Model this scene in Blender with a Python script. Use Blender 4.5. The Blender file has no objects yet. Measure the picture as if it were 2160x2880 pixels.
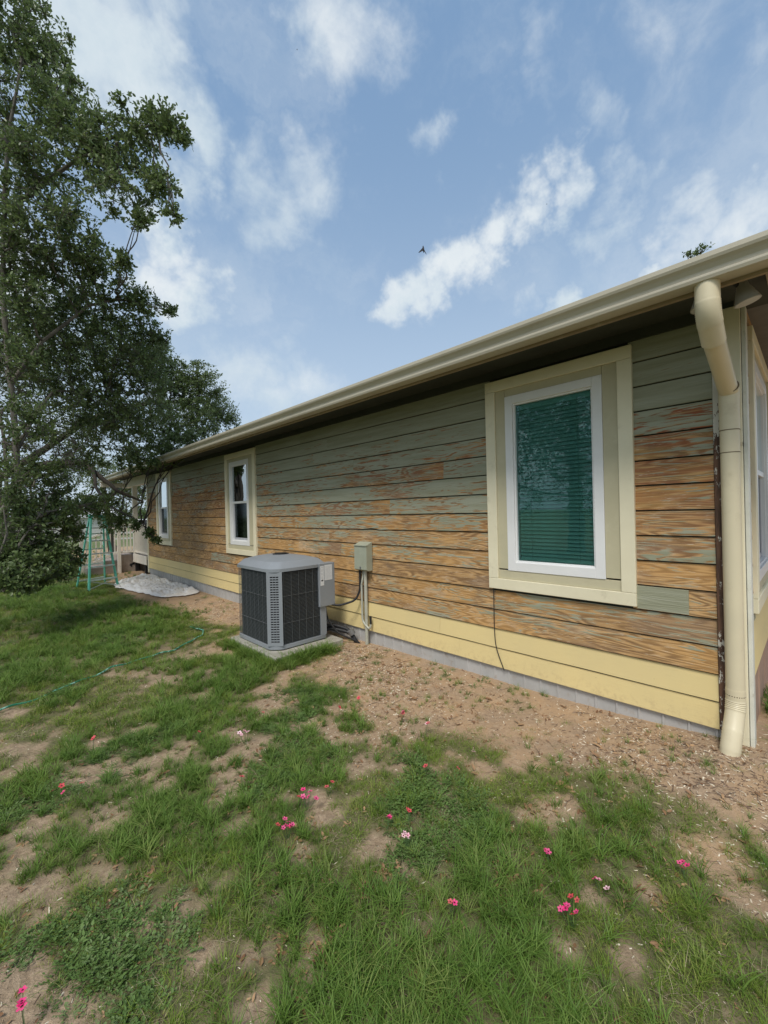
import bpy, math, random
import numpy as np
from mathutils import Vector, Matrix
R = math.radians
S = bpy.context.scene
col = S.collection
rnd = random.Random(7)
rng = np.random.default_rng(11)

# ------------------------------------------------------------------ camera, sky, sun, exposure
CAM = Vector((0, 0, 1.6)); FPX, YAW, PITCH, ROLL = 1165.5, R(43.97), R(-.02), R(-1.325)
Fv = Vector((math.sin(YAW)*math.cos(PITCH), math.cos(YAW)*math.cos(PITCH), math.sin(PITCH)))
Rv0 = Vector((math.cos(YAW), -math.sin(YAW), 0)); Uv0 = Rv0.cross(Fv)
Rv = Rv0*math.cos(ROLL)+Uv0*math.sin(ROLL); Uv = -Rv0*math.sin(ROLL)+Uv0*math.cos(ROLL)
cam = bpy.data.cameras.new('camera'); co = bpy.data.objects.new('camera', cam); col.objects.link(co)
cam.sensor_fit = 'VERTICAL'; cam.sensor_height = 36; cam.sensor_width = 27; cam.lens = 36*FPX/2880
cam.clip_start = .02; cam.clip_end = 3000
co.matrix_world = Matrix(((Rv.x, Uv.x, -Fv.x, CAM.x), (Rv.y, Uv.y, -Fv.y, CAM.y), (Rv.z, Uv.z, -Fv.z, CAM.z), (0, 0, 0, 1)))
S.camera = co
def ray(px, py): return Fv+Rv*((px-1080)/FPX)-Uv*((py-1440)/FPX)
def at(px, py, d): return CAM+ray(px, py)*d           # a point at depth d
S.view_settings.view_transform = 'Standard'; S.view_settings.look = 'None'
S.view_settings.exposure = 0.82; S.view_settings.gamma = 1; S.view_settings.use_curve_mapping = False
S.render.engine = 'CYCLES'
S.cycles.max_bounces = 6; S.cycles.transparent_max_bounces = 8; S.cycles.glossy_bounces = 3; S.cycles.diffuse_bounces = 3
SUN_EL, SUN_AZ = 55, 242      # azimuth as a compass-like angle from +Y towards +X
sd = Vector((math.sin(R(SUN_AZ))*math.cos(R(SUN_EL)), math.cos(R(SUN_AZ))*math.cos(R(SUN_EL)), math.sin(R(SUN_EL))))
sun = bpy.data.lights.new('sun', 'SUN'); so = bpy.data.objects.new('sun', sun); col.objects.link(so)
sun.energy = 1.5; sun.angle = R(18); sun.color = (1, .955, .88)
so.rotation_euler = sd.to_track_quat('Z', 'Y').to_euler()

# ------------------------------------------------------------------ node helpers
class T:
    def __init__(s, tree): s.t = tree
    def n(s, typ, ins=None, **kw):
        o = s.t.nodes.new(typ)
        for k, v in kw.items(): setattr(o, k, v)
        for k, v in (ins or {}).items():
            if hasattr(v, 'is_output'): s.t.links.new(v, o.inputs[k])
            else: o.inputs[k].default_value = v
        return o
    def m(s, op, a, b=None, c=None, clamp=False):
        o = s.n('ShaderNodeMath', operation=op, use_clamp=clamp)
        for i, v in enumerate((a, b, c)):
            if v is None: continue
            if hasattr(v, 'is_output'): s.t.links.new(v, o.inputs[i])
            else: o.inputs[i].default_value = v
        return o.outputs[0]
    def v(s, op, a, b=None, out=0):
        o = s.n('ShaderNodeVectorMath', operation=op)
        for i, x in enumerate((a, b)):
            if x is None: continue
            if hasattr(x, 'is_output'): s.t.links.new(x, o.inputs[i])
            else: o.inputs[i].default_value = x
        return o.outputs[out]
    def noise(s, vec, scale, detail=3, rough=.55, dist=0):
        return s.n('ShaderNodeTexNoise', {'Vector': vec, 'Scale': scale, 'Detail': detail, 'Roughness': rough, 'Distortion': dist}).outputs['Fac']
    def mix(s, f, a, b, blend='MIX'):
        o = s.n('ShaderNodeMix', data_type='RGBA', blend_type=blend)
        for i, x in ((0, f), (6, a), (7, b)):
            if hasattr(x, 'is_output'): s.t.links.new(x, o.inputs[i])
            else: o.inputs[i].default_value = x if i == 0 else (*x[:3], 1)
        return o.outputs[2]
    def ss(s, x, lo, hi, a=0., b=1.):
        return s.n('ShaderNodeMapRange', {0: x, 1: lo, 2: hi, 3: a, 4: b}, interpolation_type='SMOOTHSTEP').outputs[0]
    def attr(s, name, typ='GEOMETRY'): return s.n('ShaderNodeAttribute', attribute_name=name, attribute_type=typ)
def mat(name):
    m = bpy.data.materials.new(name); m.use_nodes = True; m.node_tree.nodes.clear()
    t = T(m.node_tree); o = t.n('ShaderNodeOutputMaterial'); b = t.n('ShaderNodeBsdfPrincipled')
    t.t.links.new(b.outputs[0], o.inputs[0]); t.b = b; t.o = o; t.mat = m
    return t
def setin(t, k, v):
    if hasattr(v, 'is_output'): t.t.links.new(v, t.b.inputs[k])
    else: t.b.inputs[k].default_value = v
def bump(t, h, strength=.3, dist=.01):
    setin(t, 'Normal', t.n('ShaderNodeBump', {'Height': h, 'Strength': strength, 'Distance': dist}).outputs[0])
def paint(name, c1, c2=None, rough=.5, scale=6, bscale=60, bs=.12, metal=0, stretch=(1, 1, 1), dirt=None, dirtamt=.5, spec=.5):
    """paint, plastic, metal or masonry: two tones, fine relief, optional grime blotches"""
    t = mat(name); c2 = c2 or tuple(x*.85 for x in c1)
    p = t.n('ShaderNodeTexCoord').outputs['Object']
    p = t.v('MULTIPLY', p, stretch)
    k = t.noise(p, scale, 5, .6)
    c = t.mix(t.ss(k, .3, .7), c1, c2)
    if dirt:
        d = t.ss(t.noise(p, scale*2.3, 6, .7), .55, .75)
        c = t.mix(t.m('MULTIPLY', d, dirtamt), c, dirt)
    setin(t, 'Base Color', c); setin(t, 'Metallic', metal)
    setin(t, 'Specular IOR Level', spec)
    setin(t, 'Roughness', t.m('MULTIPLY_ADD', k, .25, rough-.12, clamp=True))
    bump(t, t.noise(p, bscale, 4, .6), bs, .003)
    return t.mat

# ------------------------------------------------------------------ world: Nishita sky with procedural clouds
w = bpy.data.worlds.new('World'); S.world = w; w.use_nodes = True; w.node_tree.nodes.clear()
t = T(w.node_tree)
sky = t.n('ShaderNodeTexSky', sky_type='NISHITA', sun_disc=False, sun_elevation=R(SUN_EL), sun_rotation=R(SUN_AZ), air_density=1.0, dust_density=3.0, ozone_density=1.2)
d = t.n('ShaderNodeTexCoord').outputs['Generated']
wob = t.n('ShaderNodeTexNoise', {'Vector': d, 'Scale': 3.2, 'Detail': 6, 'Roughness': .62}).outputs['Color']
wob2 = t.n('ShaderNodeTexNoise', {'Vector': d, 'Scale': 13, 'Detail': 5, 'Roughness': .6}).outputs['Color']
dd = t.v('ADD', d, t.v('SCALE', t.v('SUBTRACT', wob, (.5, .5, .5)), None)); dd.node.inputs[1]
def scl(vec, k):
    o = t.n('ShaderNodeVectorMath', operation='SCALE'); t.t.links.new(vec, o.inputs[0]); o.inputs['Scale'].default_value = k; return o.outputs[0]
dd = t.v('ADD', t.v('ADD', d, scl(t.v('SUBTRACT', wob, (.5, .5, .5)), .34)), scl(t.v('SUBTRACT', wob2, (.5, .5, .5)), .10))
# (px, py, angular radius, strength)
CL = [(250, 170, .20, 1.), (380, 270, .17, 1.), (330, 60, .17, .75), (520, 430, .12, .8), (470, 780, .13, 1.), (430, 640, .10, .9), (60, 760, .2, .9),
      (900, 60, .17, .75), (800, 20, .12, .6), (1010, 110, .11, .5), (780, 540, .16, .72), (720, 490, .1, .55), (850, 440, .08, .4),
      (1180, 800, .09, 1.), (1250, 740, .10, 1.05), (1340, 690, .10, 1.05), (1430, 620, .10, 1.), (1530, 570, .09, .9), (1260, 610, .06, .55),
      (1500, 220, .11, .5), (1460, 330, .05, .3), (1720, 500, .10, .6), (1700, 620, .10, .6), (1640, 360, .08, .4),
      (1980, 590, .13, .75), (2120, 610, .13, .8), (2120, 150, .15, .5), (2060, 480, .08, .4), (1860, 750, .08, .9), (1600, 830, .08, .9), (1480, 850, .08, .5), (1750, 790, .05, .5),
      (690, 1040, .18, .75), (830, 1120, .2, .6), (560, 1060, .2, .6), (1150, 440, .07, .5), (1150, 520, .05, .3), (1880, 20, .1, .35),
      (-900, 500, .7, .8), (-1600, 1200, .6, .7), (3400, 700, .5, .6), (3000, -600, .6, .5)]
acc = None
for px, py, r_, s_ in CL:
    c = ray(px, py).normalized()
    dist = t.v('DISTANCE', dd, tuple(c), out=1)
    k = t.ss(dist, 0., r_*1.02, s_, 0.)
    acc = k if acc is None else t.m('MAXIMUM', acc, k)
# the part of the sky behind the camera: scattered clouds of the same kind
back = t.m('MULTIPLY', t.ss(t.v('DOT_PRODUCT', d, tuple(Fv), out=1), .25, -.1), t.ss(t.noise(dd, 2.2, 4), .45, .62))
acc = t.m('MAXIMUM', acc, t.m('MULTIPLY', back, .85))
fine = t.noise(d, 9, 8, .62, .3)
mask = t.m('MULTIPLY_ADD', t.m('SUBTRACT', fine, .5), 1.0, acc)
mask = t.m('MULTIPLY', t.ss(mask, .15, 1.0), .95)
wisp = t.m('MULTIPLY', t.ss(t.noise(t.v('MULTIPLY', dd, (1, 1, 2.)), 2.6, 7, .6), .42, .75), .30)
mask = t.m('MAXIMUM', mask, wisp)
cc = t.mix(t.ss(t.noise(dd, 5, 5), .3, .7), (4.2, 4.9, 5.35), (5.4, 5.75, 5.95))
hz = t.n('ShaderNodeSeparateXYZ', {0: d}).outputs[2]
skc = t.mix(.55, sky.outputs[0], (1.75, 3.0, 4.7))
skc = t.mix(t.ss(hz, .8, .0, 0, .6), skc, (4.6, 5.3, 5.9))
c = t.mix(mask, skc, cc)
bg = t.n('ShaderNodeBackground', {'Color': c, 'Strength': .086})
wo = t.n('ShaderNodeOutputWorld'); t.t.links.new(bg.outputs[0], wo.inputs[0])

# ------------------------------------------------------------------ mesh helpers
def tag(o, label=None, cat=None, group=None, kind=None):
    if label: o['label'] = label
    if cat: o['category'] = cat
    if group: o['group'] = group
    if kind: o['kind'] = kind
    return o
def link(o, parent=None):
    col.objects.link(o)
    if parent is not None: o.parent = parent
    return o
def empty(name, loc=(0, 0, 0), rz=0):
    o = bpy.data.objects.new(name, None); o.location = loc; o.rotation_euler.z = rz; o.empty_display_size = .1
    return link(o)
class MB:
    def __init__(s): s.v = []; s.f = []
    def add(s, vs, fs):
        b = len(s.v); s.v += [tuple(x) for x in vs]; s.f += [tuple(b+i for i in f) for f in fs]; return s
    def box(s, x0, x1, y0, y1, z0, z1):
        return s.add([(x0, y0, z0), (x1, y0, z0), (x1, y1, z0), (x0, y1, z0), (x0, y0, z1), (x1, y0, z1), (x1, y1, z1), (x0, y1, z1)],
                     [(0, 3, 2, 1), (4, 5, 6, 7), (0, 1, 5, 4), (1, 2, 6, 5), (2, 3, 7, 6), (3, 0, 4, 7)])
    def cbox(s, x0, x1, y0, y1, z0, z1, c=.003):
        """box with chamfered edges"""
        xs, ys, zs = (x0, x1), (y0, y1), (z0, z1); vs = []; idx = {}
        for i in (0, 1):
            for j in (0, 1):
                for k in (0, 1):
                    sx, sy, sz = (1, -1)[i], (1, -1)[j], (1, -1)[k]
                    for a, p in enumerate(((0, sy*c, sz*c), (sx*c, 0, sz*c), (sx*c, sy*c, 0))):
                        idx[i, j, k, a] = len(vs); vs.append((xs[i]+p[0], ys[j]+p[1], zs[k]+p[2]))
        fs = []
        for i in (0, 1): fs.append([idx[i, j, k, 0] for j, k in ((0, 0), (0, 1), (1, 1), (1, 0))])
        for j in (0, 1): fs.append([idx[i, j, k, 1] for i, k in ((0, 0), (1, 0), (1, 1), (0, 1))])
        for k in (0, 1): fs.append([idx[i, j, k, 2] for i, j in ((0, 0), (0, 1), (1, 1), (1, 0))])
        for i in (0, 1):
            for j in (0, 1): fs.append([idx[i, j, 0, 0], idx[i, j, 1, 0], idx[i, j, 1, 1], idx[i, j, 0, 1]])
        for i in (0, 1):
            for k in (0, 1): fs.append([idx[i, 0, k, 0], idx[i, 1, k, 0], idx[i, 1, k, 2], idx[i, 0, k, 2]])
        for j in (0, 1):
            for k in (0, 1): fs.append([idx[0, j, k, 1], idx[1, j, k, 1], idx[1, j, k, 2], idx[0, j, k, 2]])
        for i in (0, 1):
            for j in (0, 1):
                for k in (0, 1): fs.append([idx[i, j, k, a] for a in (0, 1, 2)])
        return s.add(vs, fs)
    def obox(s, o, ax, ay, az):
        """oriented box: centre and three half-axis vectors"""
        o, ax, ay, az = map(Vector, (o, ax, ay, az)); vs = []
        for k in (-1, 1):
            for i, j in ((-1, -1), (1, -1), (1, 1), (-1, 1)): vs.append(o+ax*i+ay*j+az*k)
        return s.add(vs, [(0, 3, 2, 1), (4, 5, 6, 7), (0, 1, 5, 4), (1, 2, 6, 5), (2, 3, 7, 6), (3, 0, 4, 7)])
    def bar(s, a, b, w, h, up=(0, 0, 1)):
        a, b = Vector(a), Vector(b); d = (b-a); L = d.length; d.normalize()
        sd_ = d.cross(Vector(up)).normalized(); u = sd_.cross(d)
        return s.obox((a+b)/2, d*L/2, sd_*w/2, u*h/2)
    def tube(s, pts, r, n=8, cap=True):
        pts = [Vector(p) for p in pts]; r = r if hasattr(r, '__len__') else [r]*len(pts); vs = []; fs = []
        u = None
        for i, p in enumerate(pts):
            d = (pts[min(i+1, len(pts)-1)]-pts[max(i-1, 0)]).normalized()
            if u is None: u = d.cross(Vector((.3, .5, .8)) if abs(d.z) > .9 else Vector((0, 0, 1))).normalized()
            else: u = (u-d*u.dot(d)).normalized()
            v = d.cross(u)
            for k in range(n):
                a = 2*math.pi*k/n; vs.append(p+(u*math.cos(a)+v*math.sin(a))*r[i])
        for i in range(len(pts)-1):
            for k in range(n): fs.append((i*n+k, i*n+(k+1) % n, (i+1)*n+(k+1) % n, (i+1)*n+k))
        if cap: fs += [tuple(range(n))[::-1], tuple(range((len(pts)-1)*n, len(pts)*n))]
        return s.add(vs, fs)
    def extrude(s, prof, axis, a, b):
        """closed profile of 2D points swept along an axis: 'y' takes (x,z), 'x' takes (y,z), 'z' takes (x,y)"""
        n = len(prof); vs = []
        for q in (a, b):
            for p in prof: vs.append({'y': (p[0], q, p[1]), 'x': (q, p[0], p[1]), 'z': (p[0], p[1], q)}[axis])
        fs = [(i, (i+1) % n, n+(i+1) % n, n+i) for i in range(n)]+[tuple(range(n))[::-1], tuple(range(n, 2*n))]
        return s.add(vs, fs)
    def mesh(s, name, m, smooth=False):
        me = bpy.data.meshes.new(name); me.from_pydata(s.v, [], s.f); me.validate()
        import bmesh
        bm = bmesh.new(); bm.from_mesh(me); bmesh.ops.recalc_face_normals(bm, faces=bm.faces[:]); bm.to_mesh(me); bm.free()
        if isinstance(m, T): m = m.mat
        if m: me.materials.append(m)
        if smooth:
            me.polygons.foreach_set('use_smooth', [True]*len(me.polygons)); me.set_sharp_from_angle(angle=R(40))
        return me
    def build(s, name, m, parent=None, smooth=False):
        return link(bpy.data.objects.new(name, s.mesh(name, m, smooth)), parent)
def share(name, me, parent=None, loc=None):
    o = bpy.data.objects.new(name, me)
    if loc is not None: o.location = loc
    return link(o, parent)
def quads(name, V, Q, m, parent=None, attrs=None, smooth=False):
    """fast mesh from numpy arrays"""
    me = bpy.data.meshes.new(name); V = np.ascontiguousarray(V, np.float32); Q = np.ascontiguousarray(Q, np.int32)
    me.vertices.add(len(V)); me.vertices.foreach_set('co', V.ravel())
    k = Q.shape[1]; me.loops.add(Q.size); me.loops.foreach_set('vertex_index', Q.ravel())
    me.polygons.add(len(Q)); me.polygons.foreach_set('loop_start', np.arange(0, Q.size, k, dtype=np.int32))
    if smooth: me.polygons.foreach_set('use_smooth', np.ones(len(Q), bool))
    me.update(calc_edges=True)
    for a, arr in (attrs or {}).items():
        at_ = me.attributes.new(a, 'FLOAT', 'POINT'); at_.data.foreach_set('value', np.ascontiguousarray(arr, np.float32))
    if m: me.materials.append(m)
    return link(bpy.data.objects.new(name, me), parent)

# value noise in numpy
def vnoise(x, y, seed=0):
    xi = np.floor(x).astype(np.int64); yi = np.floor(y).astype(np.int64); fx = x-xi; fy = y-yi
    def h(a, b):
        n = (a*374761393+b*668265263+seed*1442695041) & 0xffffffff
        n = ((n ^ (n >> 13))*1274126177) & 0xffffffff
        return ((n ^ (n >> 16)) & 0xffff)/65535.
    u = fx*fx*(3-2*fx); v = fy*fy*(3-2*fy)
    return (h(xi, yi)*(1-u)+h(xi+1, yi)*u)*(1-v)+(h(xi, yi+1)*(1-u)+h(xi+1, yi+1)*u)*v
def fbm(x, y, seed=0, o=4):
    s_ = 0; a = .5
    for i in range(o): s_ = s_+a*vnoise(x*2**i, y*2**i, seed+i*17); a *= .5
    return s_/(1-.5**o)
WX = 3.43            # plane of the long wall
def gz(x, y):
    x = np.asarray(x, float); y = np.asarray(y, float)
    b = np.interp(y, [-40, -1, .4, 4, 9, 13.5, 40, 200], [0, .02, .03, -.038, -.07, -.1, -.25, -1.2])
    near = np.clip(1-np.hypot(x-1, y-4)/30, 0, 1)
    b = b+near*((fbm(x*1.1, y*1.1, 3)-.5)*.07+(fbm(x*5, y*5, 9, 3)-.5)*.022)*np.clip((WX-x)/.5, .35, 1)
    b = b+.06*np.exp(-((x-3.2)/.5)**2-((y-.2)/.6)**2)
    return b
def gzf(x, y): return float(gz(x, y))

# ------------------------------------------------------------------ ground
BARE = [(1.77, 3.25, .30), (.94, 3.06, .2), (1.32, 2.7, .2), (.44, 3.2, .16), (.45, 2.66, .16), (.14, 2.89, .2), (1.77, 5.19, .28), (1.1, 2.51, .16), (.95, 2.37, .14),
        (1.03, 1.69, .09), (1.21, 1.32, .05), (1.33, 1.25, .07), (.85, 1.32, .08), (.77, 1.25, .07), (.62, 1.27, .1), (1.48, .65, .09), (1.74, .65, .08), (1.93, .49, .09),
        (1.6, .48, .08), (2.15, 1.4, .12), (2.4, 1.29, .14), (.04, 1.99, .12), (.44, 1.85, .08), (.54, 1.57, .10), (.37, 2.25, .09), (.12, 2.67, .12), (1.67, 2.05, .06),
        (1.99, 1.06, .09), (2.3, .35, .2), (2.15, .2, .12), (1.2, 2.1, .09), (2.3, 4.9, .3), (1.4, 3.9, .15)]
def grassiness(x, y):
    n = fbm(x*1.7, y*1.7, 31, 4); n2 = fbm(x*5.5, y*5.5, 77, 3)
    g = np.clip((n*.5+n2*.5-.31)/.17, 0, 1)
    for bx, by, br in BARE:
        g = g*(1-.9*np.exp(-(((x-bx)**2+(y-by)**2)/(br*.85*(.7+.6*n2))**2)**1.5))
    dw = WX-x+(fbm(x*1.3+9, y*1.3, 5, 3)-.5)*.7
    wdt = np.interp(y, [-2, .4, 1.2, 2.5, 3.6, 4.2, 5.5, 6.2, 8.5, 10, 14, 30], [.9, .75, .9, 1.05, .95, .5, .5, .9, 1.1, 1.2, .7, .2])
    g = g*np.clip((dw-wdt)/.5+.35, 0, 1)
    far = np.clip((y-4.5)/2.5, 0, 1)*np.clip((2.6-x)/.6, 0, 1)
    g = np.maximum(g, far*np.clip((dw-wdt)/.3, 0, 1)*.9)
    g = np.where(np.hypot(x, y) > 30, .85, g)
    return np.clip(g, 0, 1)
def axis(lo, hi, fine0, fine1, step, growth=1.25):
    a = list(np.arange(fine0, fine1, step)); s_ = step
    while a[-1] < hi: s_ *= growth; a.append(a[-1]+s_)
    s_ = step; b = []; x = fine0
    while x > lo: s_ *= growth; x -= s_; b.append(x)
    return np.array(b[::-1]+a)
gx = axis(-900, 900, -2.5, 6.0, .045, 1.12); gy = axis(-900, 900, -1.2, 15.5, .05, 1.12)
X, Y = np.meshgrid(gx, gy, indexing='ij'); nx, ny = X.shape
V = np.stack([X, Y, gz(X, Y)], -1).reshape(-1, 3)
I = np.arange(nx*ny).reshape(nx, ny)
Q = np.stack([I[:-1, :-1], I[1:, :-1], I[1:, 1:], I[:-1, 1:]], -1).reshape(-1, 4)
t = mat('ground_soil')
p = t.n('ShaderNodeTexCoord').outputs['Object']
g = t.attr('grass').outputs['Fac']
n1 = t.noise(p, 3.2, 6, .6); n2 = t.noise(p, 28, 6, .7); n3 = t.noise(p, 120, 4, .7)
soil = t.mix(t.ss(n1, .3, .7), (.47, .315, .185), (.36, .26, .175))
soil = t.mix(t.ss(n2, .45, .75), soil, (.50, .37, .25))
sx_ = t.n('ShaderNodeSeparateXYZ', {0: p})
lawn = t.ss(t.m('ADD', sx_.outputs[0], t.m('MULTIPLY', n1, .8)), 2.7, 2.0)
soil = t.mix(t.m('MULTIPLY', lawn, .75), soil, t.mix(t.ss(n2, .35, .65), (.24, .18, .12), (.44, .335, .23))); soil = t.mix(t.ss(n3, .55, .75, 0, .6), soil, (.16, .11, .075))
thatch = t.mix(t.ss(n2, .3, .7), (.11, .12, .05), (.20, .165, .09))
far = t.mix(t.ss(t.noise(p, .35, 5), .35, .65), (.11, .15, .055), (.17, .18, .085))
thatch = t.mix(t.ss(t.v('LENGTH', p, out=1), 14, 26), thatch, far)
gg = t.ss(t.m('MULTIPLY_ADD', t.m('SUBTRACT', n2, .5), .7, g), .15, .75)
setin(t, 'Base Color', t.mix(gg, soil, thatch)); setin(t, 'Roughness', .95); setin(t, 'Specular IOR Level', .15)
bump(t, t.m('MULTIPLY_ADD', n3, .35, n2), .8, .02)
ground = quads('ground', V, Q, t.mat, attrs={'grass': grassiness(V[:, 0], V[:, 1])}, smooth=True)
tag(ground, kind='structure')

# ------------------------------------------------------------------ house materials
def siding_mat():
    t = mat('weathered_siding')
    tc = t.n('ShaderNodeTexCoord').outputs['Object']
    seed = t.attr('seed', 'OBJECT').outputs['Fac']; pa = t.attr('paint', 'OBJECT').outputs['Fac']; rd = t.attr('red', 'OBJECT').outputs['Fac']
    off = t.n('ShaderNodeCombineXYZ', {0: seed, 1: t.m('MULTIPLY', seed, 3.7), 2: t.m('MULTIPLY', seed, 1.3)}).outputs[0]
    p = t.v('ADD', tc, off)
    q = t.v('MULTIPLY', p, (1.5, 1.5, 26))                         # long shapes along the board
    ring = t.noise(t.v('MULTIPLY', p, (.55, .55, 5.5)), 1.6, 2, .5, .3)
    ph = t.m('MULTIPLY', ring, 95.)
    cath = t.m('MULTIPLY_ADD', t.m('SINE', ph), .5, .5)             # cathedral grain
    fib = t.noise(t.v('MULTIPLY', p, (7, 7, 130)), 1.3, 5, .65)
    grain = t.m('ADD', t.m('MULTIPLY', cath, t.ss(t.noise(t.v('MULTIPLY', p, (1, 1, 3)), 1.3, 2), .35, .65, .25, .65)), t.m('MULTIPLY', fib, .75))
    blotch = t.noise(t.v('MULTIPLY', p, (1, 1, 3)), 1.7, 5, .62)
    wood = t.mix(t.ss(grain, .25, .85), (.215, .125, .058), (.54, .335, .15))
    long_ = t.noise(t.v('MULTIPLY', p, (1, 1, 4)), .9, 3, .5)
    wood = t.mix(t.ss(long_, .50, .60, 0, .38), wood, (.56, .31, .10))
    wood = t.mix(t.ss(long_, .46, .38, 0, .6), wood, (.25, .17, .11))
    wood = t.mix(t.ss(blotch, .55, .7, 0, .5), wood, (.55, .42, .28))
    wood = t.mix(t.m('MULTIPLY', rd, t.ss(t.noise(q, 1.3, 5), .38, .6)), wood, (.30, .085, .04))
    wood = t.mix(t.ss(t.m('ADD', fib, t.m('MULTIPLY', blotch, .15)), .66, .76, 0, .8), wood, (.66, .58, .45))
    wood = t.mix(t.ss(t.noise(t.v('MULTIPLY', p, (1, 1, 1.6)), 2.6, 5, .65), .56, .72, 0, .55), wood, (.17, .125, .085))
    pm = t.m('ADD', t.m('MULTIPLY', t.noise(q, 1.5, 7, .66, .35), .60), t.m('MULTIPLY', t.noise(t.v('MULTIPLY', p, (1, 1, 2.5)), 1.2, 3), .40))
    pm = t.m('ADD', pm, t.m('MULTIPLY', t.m('SUBTRACT', grain, .58), .20))
    pm = t.m('ADD', pm, t.m('MULTIPLY', t.m('SUBTRACT', t.noise(t.v('MULTIPLY', p, (5, 5, 60)), 1.4, 4, .7), .5), .34))
    th = t.n('ShaderNodeMapRange', {0: pa, 1: 0., 2: 1., 3: .68, 4: .33}).outputs[0]
    keep = t.ss(t.m('SUBTRACT', pm, th), -.02, .035)
    pc = t.mix(t.ss(t.noise(q, .8, 4), .3, .7), (.275, .28, .19), (.35, .355, .265))
    setin(t, 'Base Color', t.mix(keep, wood, pc)); setin(t, 'Roughness', t.m('MULTIPLY_ADD', keep, -.2, .85)); setin(t, 'Specular IOR Level', .25)
    bump(t, t.m('ADD', t.m('MULTIPLY', keep, .7), t.m('MULTIPLY', grain, .8)), .55, .0035)
    return t.mat
SID = siding_mat()
def yellow_mat():
    t = mat('yellow_board_paint'); p = t.n('ShaderNodeTexCoord').outputs['Object']
    s_ = t.attr('seed', 'OBJECT').outputs['Fac']
    p = t.v('ADD', p, t.n('ShaderNodeCombineXYZ', {0: s_, 1: s_, 2: s_}).outputs[0])
    fib = t.noise(t.v('MULTIPLY', p, (3, 3, 70)), 2, 4, .6, .5); bl = t.noise(p, 1.4, 4)
    c = t.mix(t.ss(bl, .3, .7), (.76, .61, .29), (.70, .57, .285)); c = t.mix(t.ss(fib, .6, .8, 0, .25), c, (.52, .38, .14))
    zz = t.n('ShaderNodeSeparateXYZ', {0: t.n('ShaderNodeTexCoord').outputs['Object']}).outputs[2]
    c = t.mix(t.m('MULTIPLY', t.ss(zz, .30, .13), t.ss(t.noise(p, 22, 5, .7), .45, .7, 0, .35)), c, (.42, .30, .17))
    c = t.mix(t.ss(t.noise(p, 60, 3), .72, .78, 0, .5), c, (.2, .14, .07))
    setin(t, 'Base Color', c); setin(t, 'Roughness', .62); setin(t, 'Specular IOR Level', .3); bump(t, fib, .35, .003)
    return t.mat
YEL = yellow_mat()
CREAM = paint('cream_trim_paint', (.80, .74, .54), (.74, .68, .49), .55, 3, 50, .12, dirt=(.42, .37, .25), dirtamt=.35)
TAN = paint('tan_trim_paint', (.56, .51, .345), (.49, .45, .30), .6, 2.5, 40, .2, dirt=(.60, .56, .40), dirtamt=.6)
GUT = paint('gutter_enamel', (.52, .48, .375), (.47, .435, .34), .42, 1.2, 90, .06, dirt=(.33, .29, .2), dirtamt=.35)
GUTIN = paint('eave_board_paint', (.33, .255, .155), (.25, .19, .115), .7, 4, 30, .2, dirt=(.45, .40, .3), dirtamt=.8)
PIPE = paint('downspout_enamel', (.69, .61, .42), (.63, .56, .39), .42, 2, 70, .06, dirt=(.44, .36, .22), dirtamt=.4)
VINYL = paint('white_vinyl', (.80, .80, .79), (.75, .75, .74), .4, 3, 80, .04)
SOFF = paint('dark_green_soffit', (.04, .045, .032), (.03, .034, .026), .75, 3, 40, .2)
SKIRT = paint('grey_metal_skirting', (.46, .455, .44), (.39, .385, .37), .55, 4, 60, .12, dirt=(.30, .22, .15), dirtamt=.6)
PINKSK = paint('tan_pink_skirting', (.40, .26, .19), (.34, .22, .16), .7, 4, 60, .15, dirt=(.2, .13, .09), dirtamt=.6)
BLACK = paint('black_rubber', (.012, .012, .013), (.018, .018, .02), .6, 8, 60, .1)
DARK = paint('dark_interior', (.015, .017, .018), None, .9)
ROOF = paint('roof_shingle', (.30, .285, .27), (.2, .19, .18), .9, 9, 80, .5)
t = mat('peeling_corner_paint'); p = t.n('ShaderNodeTexCoord').outputs['Object']
z_ = t.n('ShaderNodeSeparateXYZ', {0: p}).outputs[2]
pk = t.noise(t.v('MULTIPLY', p, (1, 1, .5)), 24, 6, .7)
keep = t.ss(t.m('SUBTRACT', pk, t.ss(z_, 1.85, 2.4, .58, .36)), -.004, .008)
br = t.mix(t.ss(t.noise(t.v('MULTIPLY', p, (30, 30, 3)), 2, 4), .3, .7), (.06, .034, .022), (.15, .078, .045))
setin(t, 'Base Color', t.mix(keep, br, (.58, .55, .47))); setin(t, 'Roughness', .8); bump(t, keep, .6, .003)
PEEL = t.mat
def glass(name, tint, refl=1.0, rough=.0):
    t = mat(name); t.t.nodes.remove(t.b)
    fr = t.n('ShaderNodeFresnel', {'IOR': 1.7}).outputs[0]
    f = t.m('MULTIPLY', fr, refl, clamp=True)
    nb = t.n('ShaderNodeBump', {'Height': t.noise(t.n('ShaderNodeTexCoord').outputs['Object'], 2.2, 2), 'Strength': .02, 'Distance': .02}).outputs[0]
    a = t.n('ShaderNodeBsdfTransparent', {'Color': (*tint, 1)}); b = t.n('ShaderNodeBsdfGlossy', {'Color': (.9, .97, 1, 1), 'Roughness': rough, 'Normal': nb})
    m_ = t.n('ShaderNodeMixShader', {0: f, 1: a.outputs[0], 2: b.outputs[0]}); t.t.links.new(m_.outputs[0], t.o.inputs[0])
    return t.mat
GTEAL = glass('teal_tinted_glass', (.60, .79, .765), .8, .01)
GCLEAR = glass('clear_window_glass', (.45, .6, .62), 3.2, .005)
GDARK = glass('insect_screen_glass', (.30, .36, .38), .5, .08)
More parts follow.
